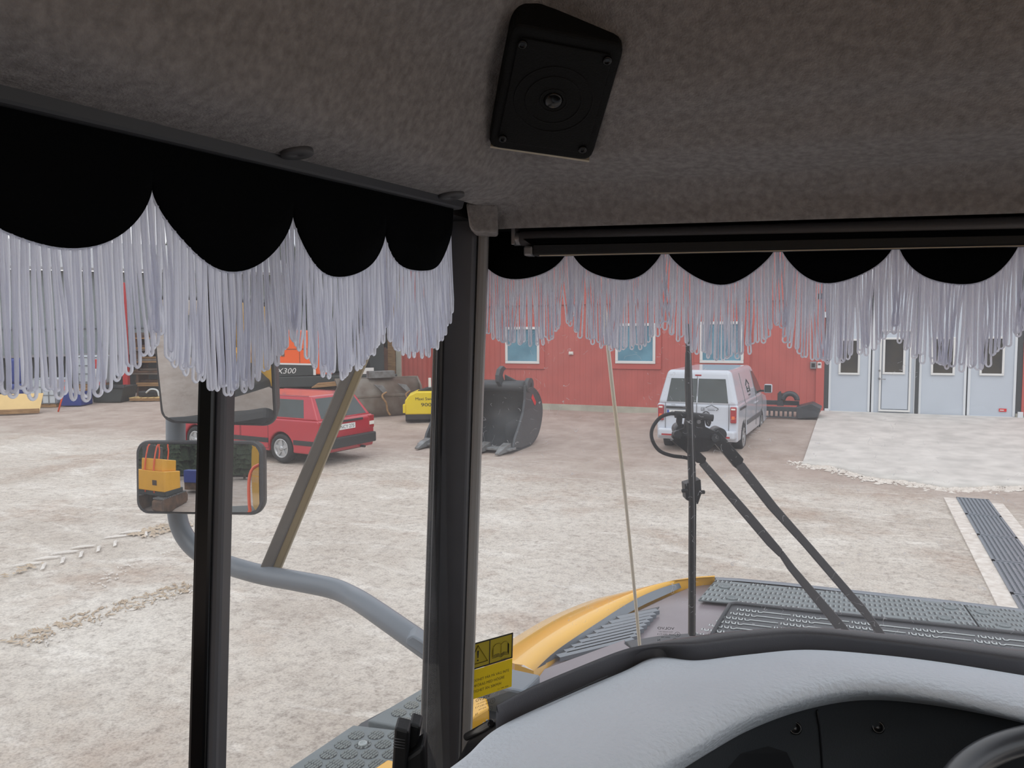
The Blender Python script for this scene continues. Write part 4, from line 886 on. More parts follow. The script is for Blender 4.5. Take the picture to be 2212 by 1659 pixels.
def on_ws(px, py):
    """point on the inner face of the curved windscreen"""
    r = ray(px, py); best = None
    pb = cat_([(x, y, 2.20) for x, y in wb], 6); pt = cat_([(x, y, 3.05) for x, y in wt], 6)
    for i in range(len(pb) - 1):
        a, c, d = pb[i], pb[i + 1], pt[i]; n_ = (c - a).cross(d - a)
        if abs(n_.dot(r)) < 1e-9: continue
        t_ = n_.dot(a - EYE) / n_.dot(r)
        if t_ <= 0: continue
        p = EYE + r * t_; q = (p.z - 2.2) / .85; xa = a.x + (pt[i].x - a.x) * q; xb = c.x + (pt[i + 1].x - c.x) * q
        if xa - .001 <= p.x <= xb + .001: best = (p, n_.normalized()) if best is None or t_ < best[2] else best; best = (p, n_.normalized(), t_) if len(best) == 2 else best
    return best[0] - r.normalized() * .004, (best[1] if best[1].dot(r) < 0 else -best[1])

# --- scalloped valances with looped fringe
def valance(name, label, cusps, toppts, plane, depth_, L, group, seed, nl=21, rs=.0013, face=(1, 0, 0)):
    """cusps: 3-D cusp points; toppts(p)->top z above a point"""
    rr = random.Random(seed); t = thing(name, label, 'valance', (cusps[0].x, cusps[0].y, cusps[0].z), group=group)
    face = Vector(face)
    def edge(k, s):
        a, c = cusps[k], cusps[k + 1]; p = a.lerp(c, s)
        d = depth_[k] * (math.sin(pi * s) ** .55) * (1 + .05 * math.sin(7 * s + k * 2))
        wv = .004 * math.sin(2 * pi * s + k) * math.sin(pi * s)
        return p - UP * d + face * wv
    cols = []; n = 40
    for k in range(len(cusps) - 1):
        for i in range(n + (1 if k == len(cusps) - 2 else 0)):
            s = i / n; s = s - .9 * math.sin(2 * pi * s) / (2 * pi) * .75; cols.append(edge(k, s))
    b = MB(); th = face * .0016; rows = []
    for p in cols:
        cb_ = cusps[0]; tp = Vector((p.x, p.y, toppts(p))); tp -= face * (tp - cb_).dot(face); rows.append([p, p.lerp(tp, .35), p.lerp(tp, .7), tp])
    N = len(cols)
    fr_ = [q + th for r in rows for q in r]; bk = [q - th for r in rows for q in r]; F_ = []
    for i in range(N - 1):
        for j in range(3):
            F_.append((i * 4 + j, (i + 1) * 4 + j, (i + 1) * 4 + j + 1, i * 4 + j + 1)); F_.append((4 * N + i * 4 + j + 1, 4 * N + (i + 1) * 4 + j + 1, 4 * N + (i + 1) * 4 + j, 4 * N + i * 4 + j))
        F_.append((i * 4, 4 * N + i * 4, 4 * N + (i + 1) * 4, (i + 1) * 4))
    b.add(fr_ + bk, F_, True); b.build('cloth', 'black_cloth', t)
    for k in range(len(cusps) - 1):
        b = MB(); b.tube([edge(k, i / 60) - face * .0022 for i in range(61)], .0013, 5); b.build('braid', 'white_cord', t)
        b = MB(); uax = (cusps[k + 1] - cusps[k]); uax.z = 0; wlen = uax.length; uax.normalize()
        ang = rr.random() * 6
        for i in range(nl * 2):
            lay = i % 2; ii = i // 2
            s0 = (ii + .25 + .25 * lay) / nl; s1 = s0 + .5 / nl
            if s1 > .995: s1 = .995
            e0, e1 = edge(k, s0), edge(k, s1); Lk = L * rr.uniform(.94, 1.05)
            off = -face * (.0026 + .0008 * lay) ; bend = rr.gauss(0, .0010) + .0010 * math.sin(s0 * 17 + ang); tw = rr.gauss(0, .0018); ph = rr.random() * 6
            # strands gather a little near the cusp
            pull = (.5 - s0) * .006 * (abs(.5 - s0) * 2) ** 3 * -1
            zb_ = min(e0.z, e1.z) - Lk + (abs(e0.z - e1.z)) * .5
            half = rr.uniform(.0016, .0030)
            mid = (e0 + e1) / 2 + uax * (bend * 2.2 + pull * 2)
            path = []
            for j in range(8):
                v = j / 8; p = e0.lerp(mid - uax * half, v ** 1.6); p.z = e0.z + (zb_ + .004 - e0.z) * v
                path.append(p + off + uax * (math.sin(v * 5 + ph) * bend * .5) + face * (tw * v))
            for j in range(9):
                a = pi * j / 8; path.append(Vector((mid.x, mid.y, zb_ + .0025)) - uax * half * cos(a) * 1.05 - UP * .0035 * sin(a) + off + face * tw + uax * math.sin(5 + ph) * bend * .5)
            for j in range(7, -1, -1):
                v = j / 8; p = e1.lerp(mid + uax * half, v ** 1.6); p.z = e1.z + (zb_ + .004 - e1.z) * v
                path.append(p + off + uax * (math.sin(v * 5 + ph + .4) * bend * .5) + face * (tw * v * 1.0 + .0012))
            b.tube(path, rs, 6, caps=False)
        f_ = b.build('fringe', 'white_cord', t); f_['kind'] = 'stuff'
    return t
cl = [PXx(327, 392, -.485), PXx(632, 449, -.485), PXx(832, 489, -.485), PXx(976, 482, -.487)]
d0 = cl[1] - cl[0]; c_1 = cl[0] - d0 * 1.0; c_2 = c_1 - d0; c_1.z = cl[0].z - .002; c_2.z = c_1.z
cl = [c_2, c_1] + cl
valance('side_valance', 'black scalloped valance with long white looped fringe hanging over the left side window', cl, lambda p: ceil_z(XS0, min(p.y, .93)) + .004, None, [.058, .056, .060, .060, .058, .062], .100,
        None, 3, face=(1, 0, 0))
YV = 1.055
cf = [PYy(x, y, YV) for x, y in ((1020, 520), (1230, 522), (1436, 521), (1682, 514), (1937, 507), (2207, 503), (2520, 495), (2900, 480))]
valance('front_valance', 'black scalloped valance with white looped fringe hanging over the front window', cf, lambda p: 3.0, None, [.057, .055, .057, .058, .062, .06, .06], .099, None, 9, nl=18, rs=.0012, face=(0, -1, 0))
# --- roller sun blind
b = MB(); y_ = 1.015
def bl(px, py): return PYy(px, py, y_)
t = thing('sun_blind', 'black roller sun blind rolled up above the front window', 'sun blind', tuple(bl(1135, 540)))
def barpoly(p0, p1, p2, p3, name, m, th=.02, bev=.003):
    b = MB(); b.prism([bl(*p0), bl(*p1), bl(*p2), bl(*p3)], (0, th, 0)); return b.build(name, m, t, bevel=bev)
barpoly((1150, 553), (2900, 517), (2900, 490), (1150, 523), 'bottom_bar', 'black_plastic', .018)
barpoly((1130, 553), (1150, 552.5), (1150, 531), (1130, 531), 'end_cap', 'alu', .018)
b = MB(); b.tube([bl(1120, 513) + Vector((0, .012, 0)), bl(2900, 468) + Vector((0, .012, 0))], .011, 14); b.build('roller', 'dash_trim', t)
barpoly((1165, 553.5), (2900, 518), (2900, 516), (1165, 551), 'piping', 'cream_strip', .001, 0)
b = MB(); q = bl(1112, 514) + Vector((0, .012, 0)); b.cyl(q, (1, 0, 0), .010, .012); b.box(q + Vector((-.004, 0, .006)), (.006, .02, .03)); b.build('bracket', 'alu', t, bevel=.001)
barpoly((1150, 530), (2900, 495), (2900, 480), (1130, 516), 'cloth', 'black_cloth', .004, 0)
# --- speaker
def on_ceil(px, py):
    r = ray(px, py); t_ = .2
    while t_ < 1.6:
        p = EYE + r * t_
        if p.z > ceil_z(p.x, p.y): break
        t_ += .002
    return EYE + r * t_
cc = [on_ceil(*p) for p in ((1105, 56), (1352, 104), (1277, 356), (1053, 326))]
c0 = sum(cc, Vector()) / 4; n0 = (cc[2] - cc[0]).cross(cc[3] - cc[1]).normalized()
if n0.dot(EYE - c0) < 0: n0 = -n0
c0 = c0 + n0 * .022      # the box stands a little proud of the lining
c4 = [EYE + ray(*p) * ((c0 - EYE).dot(n0) / ray(*p).dot(n0)) for p in ((1105, 56), (1352, 104), (1277, 356), (1053, 326))]
0 and print('SPK', [tuple(round(v, 3) for v in p) for p in c4], [round((c4[i] - c4[i - 1]).length, 3) for i in range(4)])
ctr = sum(c4, Vector()) / 4; u = ((c4[1] - c4[0]) + (c4[2] - c4[3])).normalized(); v = ((c4[0] - c4[3]) + (c4[1] - c4[2])); v = (v - u * v.dot(u)).normalized(); nrm = u.cross(v).normalized()
if nrm.dot(EYE - ctr) < 0: nrm = -nrm
t = thing('loudspeaker', 'square black loudspeaker screwed to the grey headliner', 'loudspeaker', tuple(ctr))
def rr_(pts, k=.12, n=4):
    out = []; N = len(pts)
    for i in range(N):
        p, a, c = pts[i], pts[i - 1], pts[(i + 1) % N]; A_, C_ = p.lerp(a, k), p.lerp(c, k)
        for j in range(n + 1): s_ = j / n; out.append(A_.lerp(p, s_).lerp(p.lerp(C_, s_), s_))
    return out
outer = rr_(c4, .10); b = MB(); b.prism([p - nrm * .06 for p in outer], nrm * .055); b.build('housing', 'speaker_black', t, bevel=.004, seg=3)
inn = rr_([ctr + (p - ctr) * .84 for p in c4], .06); b = MB(); b.prism([p - nrm * .006 for p in inn], nrm * .003); b.build('grille', 'speaker_black', t, bevel=.001)
for R1 in (.0145, .030, .042): 
    b = MB(); b.torus(ctr - nrm * .0035, nrm, R1, .0012, 40, 6); b.build('grille_ring', 'speaker_black', t)
b = MB(); b.lathe(ctr - nrm * .004, nrm, [(.012, 0), (.008, .003), (.001, .004)], 20); b.build('dome', 'black_gloss', t)
for p in c4:
    q = ctr + (p - ctr) * .76; b = MB(); b.lathe(q - nrm * .003, nrm, [(.005, 0), (.005, .002), (.003, .003), (.002, .001)], 14); b.build('screw', 'black_gloss', t)
e0, e1 = ctr + (c4[3] - ctr) * .95, ctr + (c4[2] - ctr) * .97; b = MB(); b.prism([e0 - nrm * .012 - v * .002, e1 - nrm * .012 - v * .002, e1 - nrm * .012 - v * .0045, e0 - nrm * .012 - v * .0045], nrm * .006); b.build('edge_strip', 'cream_strip', t)
# round caps in the headliner
for i, (px, py, lab) in enumerate(((641, 327, 'flat round grey cap in the headliner above the left window'), (973, 421, 'flat round grey cap in the headliner at the front corner'))):
    q = on_ceil(px, py); e_ = .004; gn = Vector((ceil_z(q.x + e_, q.y) - ceil_z(q.x - e_, q.y), ceil_z(q.x, q.y + e_) - ceil_z(q.x, q.y - e_), -2 * e_)).normalized(); q = q + gn * .0015
    t = thing('round_cap', lab, 'cap', tuple(q)); r_ = .0145 if i == 0 else .0175; gn = gn
    b = MB(); b.lathe(q, -gn, [(.0012, -.0012), (.0016, -.0022), (r_ * .97, -.0022), (r_, -.0012), (r_, .003)], 32); b.build('disc', 'cap_grey', t)

# ================================================================== DASHBOARD
zb_, zc_ = EYE.z - .42, EYE.z - .402
back = [(900, 1720), (950, 1659), (1010, 1612), (1082, 1550), (1250, 1475), (1350, 1434), (1416, 1405), (1500, 1414), (1600, 1404), (1740, 1394), (1900, 1408), (2050, 1427), (2212, 1452), (2450, 1488)]
crest = [(860, 1990), (930, 1960), (1010, 1930), (1100, 1860), (1250, 1760), (1350, 1690), (1430, 1635), (1510, 1590), (1600, 1541), (1720, 1500), (1850, 1478), (2000, 1490), (2190, 1532), (2480, 1608)]
groov = [(870, 2080), (940, 2060), (1020, 2030), (1120, 1950), (1270, 1830), (1370, 1745), (1450, 1680), (1535, 1625), (1625, 1575), (1735, 1535), (1861, 1513), (2005, 1522), (2212, 1561), (2490, 1640)]
B3 = [PZ(x, y, zb_) for x, y in back]; C3 = [PZ(x, y, zc_ - .004) for x, y in crest]; G3 = [PZ(x, y, EYE.z - .45) for x, y in groov]
B3, C3, G3 = cat_(B3, 5), cat_(C3, 5), cat_(G3, 5); N = len(B3)
t = thing('dashboard', 'light grey vinyl dashboard with a dark trim rail below the front window', 'dashboard', tuple(PZ(1700, 1700, 1.6)))
b = MB(); rings = []
for i in range(N):
    p, c, g = B3[i], C3[i], G3[i]; d = (c - p); dh = Vector((d.x, d.y, 0)).normalized()
    row = [p + Vector((0, 0, -.03)), p, p.lerp(c, .25) + UP * .004, p.lerp(c, .5) + UP * .007, p.lerp(c, .75) + UP * .008, p.lerp(c, .92) + UP * .005, c, c + dh * .006 + UP * -.008, c.lerp(g, .5) + dh * .006 - UP * .004, g + dh * .002, g - dh * .01 - UP * .003]
    rings.append(row)
m_ = len(rings[0]); b.add([q for r in rings for q in r], [(i * m_ + j, (i + 1) * m_ + j, (i + 1) * m_ + j + 1, i * m_ + j + 1) for i in range(N - 1) for j in range(m_ - 1)], True)
b.build('top_pad', 'dash_vinyl', t, subsurf=1)
# pen groove
b = MB(); g0, g1 = (1169, 1526), (1313, 1461)
def on_dash(px, py):
    r = ray(px, py); best = None
    for i in range(N - 1):
        for (A1, A2, A3, A4) in ((rings[i][1], rings[i + 1][1], rings[i + 1][3], rings[i][3]), (rings[i][3], rings[i + 1][3], rings[i + 1][5], rings[i][5])):
            for tri in ((A1, A2, A3), (A1, A3, A4)):
                from mathutils.geometry import intersect_ray_tri
                h = intersect_ray_tri(*tri, r, EYE, True)
                if h is not None and (best is None or (h - EYE).length < (best - EYE).length): best = h
    return best
gp = [on_dash(g0[0] + (g1[0] - g0[0]) * i / 12, g0[1] + (g1[1] - g0[1]) * i / 12) for i in range(13)]
if all(gp): b.tube([q + UP * .0006 for q in gp], [.0006] + [.0011] * 11 + [.0006], 6, flat=.5); b.build('groove', 'ink', t)
# lower, dark instrument fascia
b = MB(); rows = []
for i in range(N):
    g = G3[i]; p = B3[i]; d = (C3[i] - p); dh = Vector((d.x, d.y, 0)).normalized()
    rows.append([g - dh * .004 - UP * .001, g - dh * .012 - UP * .012, g - dh * .02 - UP * .06, g - dh * .03 - UP * .2, g - dh * .03 - UP * .6])
m_ = 5; b.add([q for r in rows for q in r], [(i * m_ + j, (i + 1) * m_ + j, (i + 1) * m_ + j + 1, i * m_ + j + 1) for i in range(N - 1) for j in range(m_ - 1)], True); b.build('lower_fascia', 'dash_dark', t)
def fas(px, py):
    from mathutils.geometry import intersect_ray_tri
    r = ray(px, py); best = None
    for i in range(N - 1):
        for j in range(4):
            for tri in ((rows[i][j], rows[i + 1][j], rows[i + 1][j + 1]), (rows[i][j], rows[i + 1][j + 1], rows[i][j + 1])):
                h = intersect_ray_tri(*tri, r, EYE, True)
                if h is not None and (best is None or (h - EYE).length < (best - EYE).length): best = h
    return best
b = MB(); sp_ = [fas(1765, 1533), fas(1770, 1570), fas(1774, 1620), fas(1778, 1690)]
if all(sp_): b.tube([q - ray(1765, 1600).normalized() * .0005 for q in sp_], .0022, 6, flat=.6); b.build('panel_seam', 'ink', t)
for px, py in ((1718, 1573), (1897, 1571)):
    q = fas(px, py)
    if q: b = MB(); n_ = -ray(px, py).normalized(); b.lathe(q, n_, [(.0075, 0), (.0075, .003), (.006, .004), (.004, .001), (.0005, .001)], 20); b.build('screw', 'black_gloss', t)
b = MB(); q = [fas(1572, 1659), fas(1600, 1628), fas(1660, 1612), fas(1700, 1625), fas(1716, 1659), fas(1725, 1720), fas(1560, 1720)]
if all(q): b.prism([x - ray(1640, 1650).normalized() * .0008 for x in q], ray(1640, 1650).normalized() * .002); b.build('vent_recess', 'ink', t, bevel=.0015)
# trim rail along the glass
bt = [(1078, 1556), (1145, 1523), (1231, 1483), (1347, 1437), (1416, 1408), (1500, 1416), (1600, 1405), (1740, 1395), (1900, 1409), (2050, 1428), (2212, 1453), (2450, 1489)]
tf = [(1074, 1530), (1140, 1495), (1228, 1457), (1345, 1411), (1414, 1399), (1490, 1392), (1600, 1377), (1740, 1368), (1900, 1384), (2050, 1402), (2212, 1424), (2450, 1458)]
tb = [(1072, 1524), (1138, 1488), (1226, 1450), (1343, 1404), (1412, 1386), (1462, 1375), (1570, 1361), (1740, 1351), (1890, 1362), (2050, 1379), (2212, 1399), (2450, 1430)]
b1 = cat_([PZ(x, y, zb_ - .006) for x, y in bt], 6); b2_ = cat_([PZ(x, y, zb_ + .012) for x, y in tf], 6); b3_ = cat_([PZ(x, y, zb_ + .014) for x, y in tb], 6)
b = MB(); rr2 = []
for p, q, r in zip(b1, b2_, b3_): rr2.append([p - UP * .02, p, p.lerp(q, .6) + UP * .003, q, q.lerp(r, .5) + UP * .003, r, r - UP * .05 + (r - q).normalized() * .004])
m_ = 7; b.add([q for r in rr2 for q in r], [(i * m_ + j, (i + 1) * m_ + j, (i + 1) * m_ + j + 1, i * m_ + j + 1) for i in range(len(rr2) - 1) for j in range(m_ - 1)], True); b.build('trim_rail', 'dash_trim', t, subsurf=1)
# black block standing in for the dark shaded gap between pillar and dashboard, side wall below the left glass
b = MB(); s0 = [P(1010, 1600, 1.18), P(1078, 1545, 1.05), P(1110, 1540, 1.0), P(1080, 1640, .95), P(980, 1700, 1.0), P(960, 1700, 1.2)]
b.prism(s0, UP * -.25); b.tube([P(1008, 1592, 1.12), P(1062, 1562, 1.02)], .006, 8); struct(b.build('trim_21', 'black_gloss', bevel=.004))
# ---------- steering wheel
c = P(2655, 1885, .6); w_ = (EYE - c).normalized(); upv = (RM @ Vector((0, 1, 0))); upv = (upv - w_ * upv.dot(w_)).normalized(); nax = (w_ * cos(radians(57)) + upv * sin(radians(57))).normalized()
t = thing('steering_wheel', 'black steering wheel at the lower right corner in front of the dashboard', 'steering wheel', tuple(c))
b = MB(); b.torus(c, nax, .192, .014, 90, 14); b.build('rim', 'wheel_leather', t)
b = MB(); b.lathe(c - nax * .03, nax, [(.05, 0), (.05, .02), (.02, .03)], 24); b.build('hub', 'black_plastic', t)
a = Vector((0, 0, 1)); uu = nax.cross(a).normalized(); vv = nax.cross(uu)
for th in (0.4, 2.5, 4.6): b = MB(); d = uu * cos(th) + vv * sin(th); b.tube([c + d * .04 - nax * .02, c + d * .19], .010, 8, flat=.6); b.build('spoke', 'black_plastic', t)
b = MB(); b.tube([c - nax * .03, c - nax * .10], .03, 12); b.build('column', 'black_plastic', t)
# ---------- window latch at the foot of the pillar
t = thing('window_latch', 'black two-pronged window latch at the foot of the pillar', 'latch', tuple(P(885, 1700, .95)))
D_ = .95
def lp(x, y, d=D_): return P(x, y, d)
b = MB(); b.prism([lp(852, 1572), lp(884, 1580), lp(872, 1760), lp(840, 1760)], CF * .03); b.build('prong', 'black_plastic', t, bevel=.003)
b = MB(); b.prism([lp(884, 1562, .97), lp(909, 1570, .97), lp(896, 1640, .97), lp(880, 1640, .97)], CF * .03); b.build('prong', 'black_plastic', t, bevel=.003)
b = MB(); b.prism([lp(872, 1640, .955), lp(916, 1610, .955), lp(918, 1760, .955), lp(866, 1760, .955)], CF * .04); b.build('body', 'black_plastic', t, bevel=.005)
b = MB()
for i in range(4): b.tube([lp(850 - i * .4, 1595 + i * 6, .949), lp(875 - i * .4, 1599 + i * 6, .949)], .0006, 4)
b.build('grip_lines', 'cap_grey', t)

# ================================================================== THE MACHINE OUTSIDE THE GLASS
ZH = EYE.z - .90
def zp(pts, z): return [PZ(x, y, z) for x, y in pts]
t = thing('engine_hood', 'yellow and grey engine hood with louvres and a black grille in front of the cab', 'hood', tuple(PZ(1800, 1330, ZH - .6)))
I_ = [(1153, 1449), (1203, 1403), (1289, 1345), (1367, 1296), (1434, 1267), (1489, 1254), (1544, 1247.5)]
C_ = [(1112, 1434), (1162, 1388), (1249, 1333), (1340, 1290), (1418, 1262), (1484, 1250.5), (1544, 1246)]
O_ = [(1050, 1416), (1107, 1380), (1190, 1332), (1289, 1293), (1380, 1275), (1478, 1250), (1544, 1245)]
J_ = [(1172, 1442), (1225, 1404), (1298, 1361), (1376, 1314), (1440, 1284), (1492, 1262), (1550, 1252)]
I3, C3_, O3, J3 = cat_(zp(I_, ZH + .02), 5), cat_(zp(C_, ZH + .03), 5), cat_(zp(O_, ZH - .04), 5), cat_(zp(J_, ZH - .0), 5)
def loftrows(b, rows, sm=True):
    n = len(rows[0]); m_ = len(rows); b.add([q for r in rows for q in r], [(i * n + j, i * n + j + 1, (i + 1) * n + j + 1, (i + 1) * n + j) for i in range(m_ - 1) for j in range(n - 1)], sm)
b = MB(); loftrows(b, [[p - UP * .10 for p in I3], I3, [p.lerp(q, .5) + UP * .006 for p, q in zip(I3, C3_)], C3_, [p.lerp(q, .5) + UP * .004 for p, q in zip(C3_, O3)], O3, [p - UP * .12 + Vector((-.02, 0, 0)) for p in O3]])
b.add([I3[0] - UP * .10, I3[0], C3_[0], C3_[0] - UP * .10], [(0, 1, 2, 3)])
b.build('fender', 'hood_yellow', t)
b = MB(); loftrows(b, [[p + UP * -.002 for p in I3], J3]); b.build('fender_seam', 'grey_paint', t)
front = zp([(1544, 1247), (1600, 1250), (1700, 1259), (1900, 1281), (2050, 1297), (2212, 1316), (2500, 1350), (2800, 1388)], ZH)
near = zp([(2800, 1700), (2212, 1640), (1740, 1500), (1400, 1500), (1165, 1560)], ZH - .0)
b = MB(); base = J3[::5] + front + near; b.prism([p - UP * .004 for p in base], UP * -.14); b.build('top_panel', 'hood_grey', t, bevel=.012)
b = MB(); loftrows(b, [[p - UP * .002 for p in front], [p + Vector((0, -.035, .012)) for p in front], [p + Vector((0, -.06, .010)) for p in front]]); b.build('front_lip', 'grey_paint', t)
# louvres
b = MB(); lv = zp([(1424, 1313), (1366, 1384), (1190, 1424), (1240, 1385), (1335, 1333)], ZH + .001); b.prism(lv, UP * .004); b.build('louvre_recess', 'hood_dark', t)
for k in range(9):
    s_ = k / 8; r_ = Vector((1420, 1316.5, 0)).lerp(Vector((1366, 1378, 0)), s_); l_ = Vector((1335, 1334, 0)).lerp(Vector((1205, 1417, 0)), s_)
    a, c = PZ(r_.x, r_.y, ZH + .012), PZ(l_.x, l_.y, ZH + .012); d = (c - a).normalized(); n_ = Vector((-d.y, d.x, 0)) * .011
    b = MB(); b.add([a - n_, a + n_, c + n_, c - n_, a + n_ - UP * .012, c + n_ - UP * .012, a - n_ - UP * .004, c - n_ - UP * .004], [(0, 1, 2, 3), (1, 4, 5, 2), (0, 3, 7, 6)]); b.build('louvre_slat', 'grey_paint', t)
# black grille with its wavy bars
gq = zp([(1578, 1304), (2212, 1371), (2700, 1432), (2700, 1600), (1740, 1440), (1515, 1410)], ZH + .002)
b = MB(); b.prism(gq, UP * .006); gp_ = b.build('grille_panel', 'hood_dark', t, bevel=.003)
b = MB(); e = zp([(1537, 1372), (1576, 1305), (1590, 1303), (1900, 1336), (2212, 1369), (2700, 1430)], ZH + .012); b.tube(e, .006, 6); b.build('grille_frame', 'rail_grey', t)
o_ = PZ(1593, 1316, ZH + .010); dx = (PZ(2164, 1380, ZH + .010) - o_).normalized(); dy = Vector((dx.y, -dx.x, 0))
if dy.y > 0: dy = -dy
for r in range(8):
    st = o_ + dy * r * .040 - dx * (.018 * r)
    for s_ in range(9):
        a = st + dx * (s_ * .166 + (0 if r % 1 == 0 else .08)); pts = []
        for k in range(4):
            x_ = .018 * k; pts += [a + dx * x_ + dy * .008, a + dx * (x_ + .0015) - dy * .006, a + dx * (x_ + .008) - dy * .006, a + dx * (x_ + .0095) + dy * .008, a + dx * (x_ + .0165) + dy * .008]
        pts += [a + dx * .078, a + dx * .158] if s_ < 8 else []
        b = MB(); b.tube(pts, .0019, 5); w_ob = b.build('grille_bar', 'white_metal', t)
# anti-slip plates with punched slots
def tread_plate(quad_, nu, nv, name):
    q = [PZ(x, y, ZH + .006) for x, y in quad_]
    b = MB(); b.prism(q, UP * .006); pl = b.build(name, 'tread_grey', t, bevel=.002)
    f = lambda s_, v: q[0].lerp(q[1], s_).lerp(q[3].lerp(q[2], s_), v) + UP * .006
    hl, hi = MB(), MB()
    for j in range(nv):
        for i in range(nu):
            if ((i // 4) + j) % 2: continue
            s_ = (i + .5) / nu; v = (j + .5) / nv; c = f(s_, v); ux = (f(s_ + .01, v) - c).normalized(); vy = (f(s_, v + .01) - c).normalized(); w_ = (q[1] - q[0]).length / nu * .32; h_ = (q[3] - q[0]).length / nv * .40
            hl.add([c - ux * w_ - vy * h_ + UP * .0008, c + ux * w_ * .2 - vy * h_ + UP * .0008, c + ux * w_ * .2 + vy * h_ + UP * .0008, c - ux * w_ + vy * h_ + UP * .0008], [(0, 1, 2, 3)])
            hi.add([c + ux * w_ * .3 - vy * h_, c + ux * w_ - vy * h_, c + ux * w_ + vy * h_, c + ux * w_ * .3 + vy * h_, c + ux * w_ * .6 - vy * h_ + UP * .0016, c + ux * w_ * .6 + vy * h_ + UP * .0016], [(0, 1, 4), (3, 5, 2), (0, 4, 5, 3), (1, 2, 5, 4)])
    o1 = hl.build('slots', 'tread_dark', pl); o2 = hi.build('raised_ribs', 'tread_rib', pl)
    for s_, v in ((.06, .3), (.94, .25), (.12, .8), (.90, .78)):
        b = MB(); b.lathe(f(s_, v), UP, [(.020, 0), (.018, .003), (.012, .003), (.010, .001), (.001, .001)], 20); b.build('bolt', 'tread_grey', pl)
tread_plate([(1545, 1256), (2080, 1309), (2112, 1356), (1508, 1299)], 52, 9, 'tread_plate')
tread_plate([(2084, 1310), (2600, 1368), (2660, 1432), (2117, 1357)], 52, 9, 'tread_plate')
b = MB(); b.prism(zp([(1140, 1540), (1160, 1466), (1176, 1444), (1350, 1381), (1349, 1390), (1366, 1402), (1300, 1440), (1200, 1520)], ZH + .05), UP * -.05); b.build('cowl_cover', 'hood_grey', t, bevel=.003)
b = MB(); b.prism(zp([(1352, 1384), (1425, 1372), (1500, 1366), (1560, 1380), (1500, 1430), (1330, 1450), (1366, 1402)], ZH + .03), UP * -.04); b.build('cowl_shadow', 'hood_dark', t, bevel=.004)  # dark piece standing in for the shade along the cowl
# grey box and yellow corner beside the pillar
t = thing('valve_cover', 'grey metal box between the yellow fender and the dashboard rail', 'cover', tuple(PZ(1110, 1480, 1.9)))
b = MB(); b.prism(zp([(1040, 1450), (1095, 1441), (1168, 1457), (1131, 1494), (1040, 1476)], EYE.z - .80), UP * -.14); b.build('lid', 'grey_paint', t, bevel=.006)
b = MB(); b.prism(zp([(1000, 1470), (1131, 1494), (1128, 1512), (1075, 1600), (980, 1600)], EYE.z - .86), UP * -.1); b.build('side_panel', 'rail_grey', t, bevel=.006)
b = MB(); b.prism(zp([(1000, 1505), (1052, 1507), (1057, 1528), (1018, 1552), (1000, 1555)], EYE.z - .82), UP * -.06); b.build('yellow_bracket', 'hood_yellow', t, bevel=.004)
for i in range(6):
    b = MB(); b.tube([P(1016 + i * 7, 1585 - i * 6, 1.35), P(1022 + i * 7, 1592 - i * 6, 1.35)], .002, 5); 
    b.build('mesh_bar', 'steel_wire', t)
# ---------- outside step platform, lower left
ZS = 1.72
t = thing('step_platform', 'grey anti-slip step platform outside the left window', 'step', tuple(PZ(820, 1600, ZS - .15)))
def step_plate(poly, rot, bolt, seed):
    q = zp(poly, ZS); b = MB(); b.prism(q, UP * -.035); pl = b.build('tread_plate', 'tread_grey', t, bevel=.006, seg=3)
    cx = sum(q, Vector()) / len(q); d = (q[1] - q[0]).normalized(); n_ = Vector((-d.y, d.x, 0))
    def inside(p, m=.016):
        for i in range(len(q)):
            a, c = q[i], q[(i + 1) % len(q)]; e = (c - a); s_ = (e.x * (p.y - a.y) - e.y * (p.x - a.x)) / e.length
            if s_ * sgn < m: return False
        return True
    ar = sum(q[i - 1].x * q[i].y - q[i].x * q[i - 1].y for i in range(len(q))); sgn = 1 if ar > 0 else -1
    k = 0; bl_ = [PZ(x, y, ZS) for x, y in bolt]
    for i in range(-16, 17):
        for j in range(-16, 17):
            c = q[0] + d * (.054 * i + (.027 if j % 2 else 0)) + n_ * .047 * j
            if not inside(c, .018): continue
            isb = any((c - p).length < .026 for p in bl_); b = MB(); b.lathe(c + UP * .0003, UP, [(.0225, 0), (.0225, .0006), (.001, .0006)], 14); nd = len(b.f)  # dark disc paints the shade between ribs; ribs coloured light like lit edges
            for m_ in range(-2, 3):
                for h_ in (-1, 1):
                    R0 = .021; y0 = m_ * .0085; L = sqrt(max(0, R0 * R0 - y0 * y0)); a0 = c + n_ * y0 + d * (h_ * .0015); a1 = c + n_ * y0 + d * (h_ * L)
                    if isb and abs(m_) < 2: a0 = c + n_ * y0 + d * h_ * .014
                    if (a1 - a0).length < .003: continue
                    w_ = n_ * .0022; b.add([a0 - w_, a0 + w_, a1 + w_, a1 - w_, a0 + UP * .005, a1 + UP * .005], [(0, 1, 4), (1, 2, 5, 4), (2, 3, 5), (3, 0, 4, 5)])
            if isb: b.lathe(c, UP, [(.0135, 0), (.012, .006), (.008, .006), (.007, .003), (.0035, .003), (.002, .001)], 20)
            gc = b.build('grip_cluster', 'tread_dark', pl); gc.data.materials.append(MATS['tread_rib']); k += 1
            for p_ in gc.data.polygons:
                if p_.index >= nd: p_.material_index = 1
step_plate([(793, 1556), (1010, 1428), (1090, 1500), (1000, 1588), (879, 1573)], 0, [(860, 1525)], 1)
step_plate([(560, 1700), (763, 1565), (849, 1575), (1000, 1600), (960, 1800), (520, 1800)], 0, [(785, 1599)], 2)
